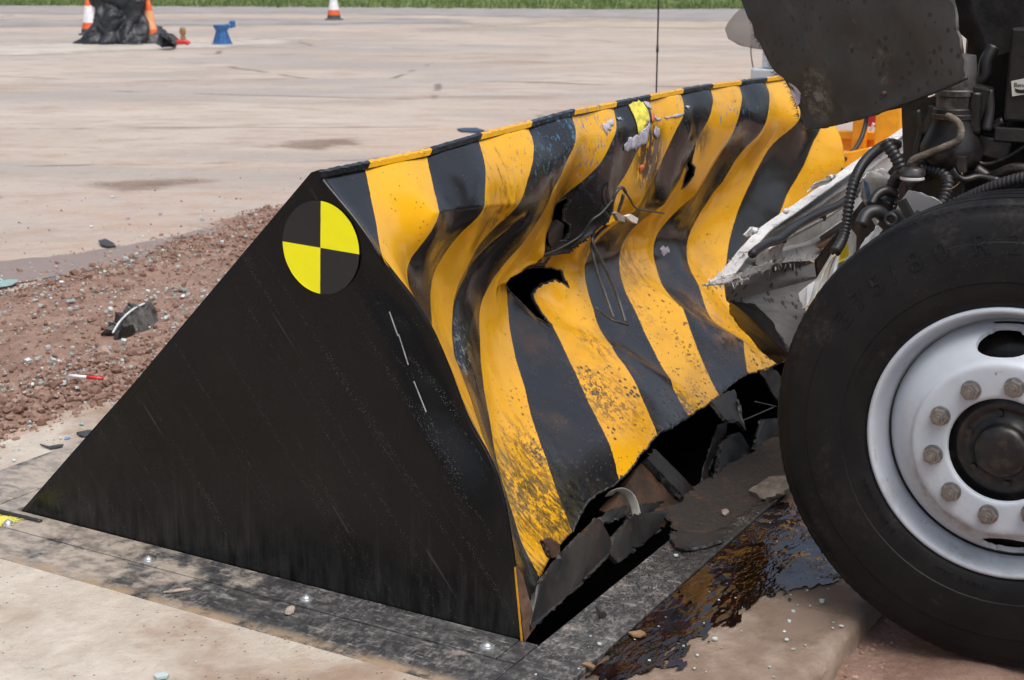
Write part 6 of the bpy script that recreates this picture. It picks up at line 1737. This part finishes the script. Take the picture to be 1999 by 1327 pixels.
def tarpaulin():
    p = Vector((17.6611,18.5512,0.0))
    right = Vector((math.sin(R(30)), -math.cos(R(30)), 0)); fwd = Vector((math.cos(R(30)), math.sin(R(30)), 0))
    seg, rings = 160, 90; v, f = [], []
    for k in range(seg):
        an = 2 * math.pi * k / seg
        for i in range(rings + 1):
            t = i / rings
            # a tall wrapped post that spreads into a skirt on the ground
            z = 1.7 * (1 - t) if t < .82 else 1.7 * .18 * ((1 - t) / .18) ** .7
            core = .40 + .07 * math.sin(min(1, t / .6) * math.pi) + .10 * mnoise.noise(Vector((math.cos(an) * .9, math.sin(an) * .9, t * 2.2)))
            skirt = 0 if t < .62 else ((t - .62) / .38) ** 1.5
            ex = 1.0 + .35 * math.cos(an - .2)
            r = core + skirt * (.34 * ex)
            if t < .04: r *= t / .04
            q = Vector((math.cos(an) * 1.6, math.sin(an) * 1.6, t * 1.1))
            q = Vector((math.cos(an + t * 1.6) * .85, math.sin(an + t * 1.6) * .85, t * 2.4))
            fold = abs(mnoise.noise(q * 1.2)) * .75 + .30 * abs(mnoise.noise(q * 2.6 + Vector((5, 0, 0))))
            r *= 1 + (fold - .16) * (.9 + .6 * skirt)
            zz = max(.01, z + (.13 * mnoise.noise(Vector((math.cos(an) * 2.5, math.sin(an) * 2.5, t * 6))) if .3 < t < .97 else 0) * (1 if t < .85 else .8))
            v.append(p + right * (r * math.cos(an)) + fwd * (r * .8 * math.sin(an)) + Vector((0, 0, zz)))
    n = rings + 1
    for k in range(seg):
        for i in range(rings): f.append((k * n + i, k * n + i + 1, ((k + 1) % seg) * n + i + 1, ((k + 1) % seg) * n + i))
    o = obj('tarpaulin', v, f, G['tarp'])
    tag(o, 'black plastic tarpaulin wrapped round a tall object between two cones', 'tarpaulin')
tarpaulin()
thing_plate('plastic_sheet', [(16.6154,16.6793,0.1),(16.6525,16.6573,0.22),(16.2294,16.0325,0.22),(17.0696,16.6293,0.08),(16.7463,16.3827,0.05),(16.6318,16.5811,0.05)], .02, G['tarp'], 'flat black plastic sheet lying right of the faded cone', 'plastic sheet', .01, .10, 131, step=.1, cell=.12)
rv = empty('red_valve', (17.732,17.0945,0.0))
tag(rv, 'small red valve with tan top on the ground right of the tarpaulin', 'valve')
RVP = Vector((17.732,17.0945,0.0))
rgt = Vector((math.sin(R(30)), -math.cos(R(30)), 0))
tube('pipe', [RVP - rgt * .12 + Vector((0, 0, .06)), RVP + rgt * .05 + Vector((0, 0, .06)), RVP + rgt * .10 + Vector((0, 0, .02))], .045, G['tube_red'], rv, 3, 10)
lathe_z('stem', [(.03, .08), (.05, .12), (.035, .18), (.06, .22), (.05, .30), (.02, .32), (0, .32)], RVP, G['copper_brown'], rv, 16)
bp = empty('blue_pump_stand', (18.3364,16.7065,0.0))
tag(bp, 'blue painted cast pipe stand with a side valve on the apron', 'pipe stand')
BP = Vector((18.3364,16.7065,0.0))
lathe_z('flange', [(0, 0), (.19, 0), (.19, .02), (.11, .03)], BP, G['pump_blue'], bp, 24)
lathe_z('body', [(.135, .02), (.12, .10), (.10, .18), (.105, .24), (.135, .29), (.15, .31), (.15, .345), (0, .345)], BP, G['pump_blue'], bp, 24)
for i in range(6):
    an = i * 1.047
    obj('fin', [BP + Vector((.09 * math.cos(an), .09 * math.sin(an), .02)), BP + Vector((.175 * math.cos(an), .175 * math.sin(an), .02)), BP + Vector((.10 * math.cos(an), .10 * math.sin(an), .24))], [(0, 1, 2)], G['pump_blue'], bp, False)
    solid(bpy.data.objects['fin' if i == 0 else 'fin.%03d' % i], .02, 0)
tube('valve_arm', [BP + rgt * .08 + Vector((0, 0, .32)), BP + rgt * .20 + Vector((0, 0, .33))], .04, G['pump_blue'], bp, 1, 12)
bm = bmesh.new(); box_bm(bm, BP + rgt * .20 + Vector((0, 0, .36)), (.08, .08, .12)); bevel(from_bm('valve_head', bm, G['pump_blue'], bp), .01)

bpy.context.view_layer.update()
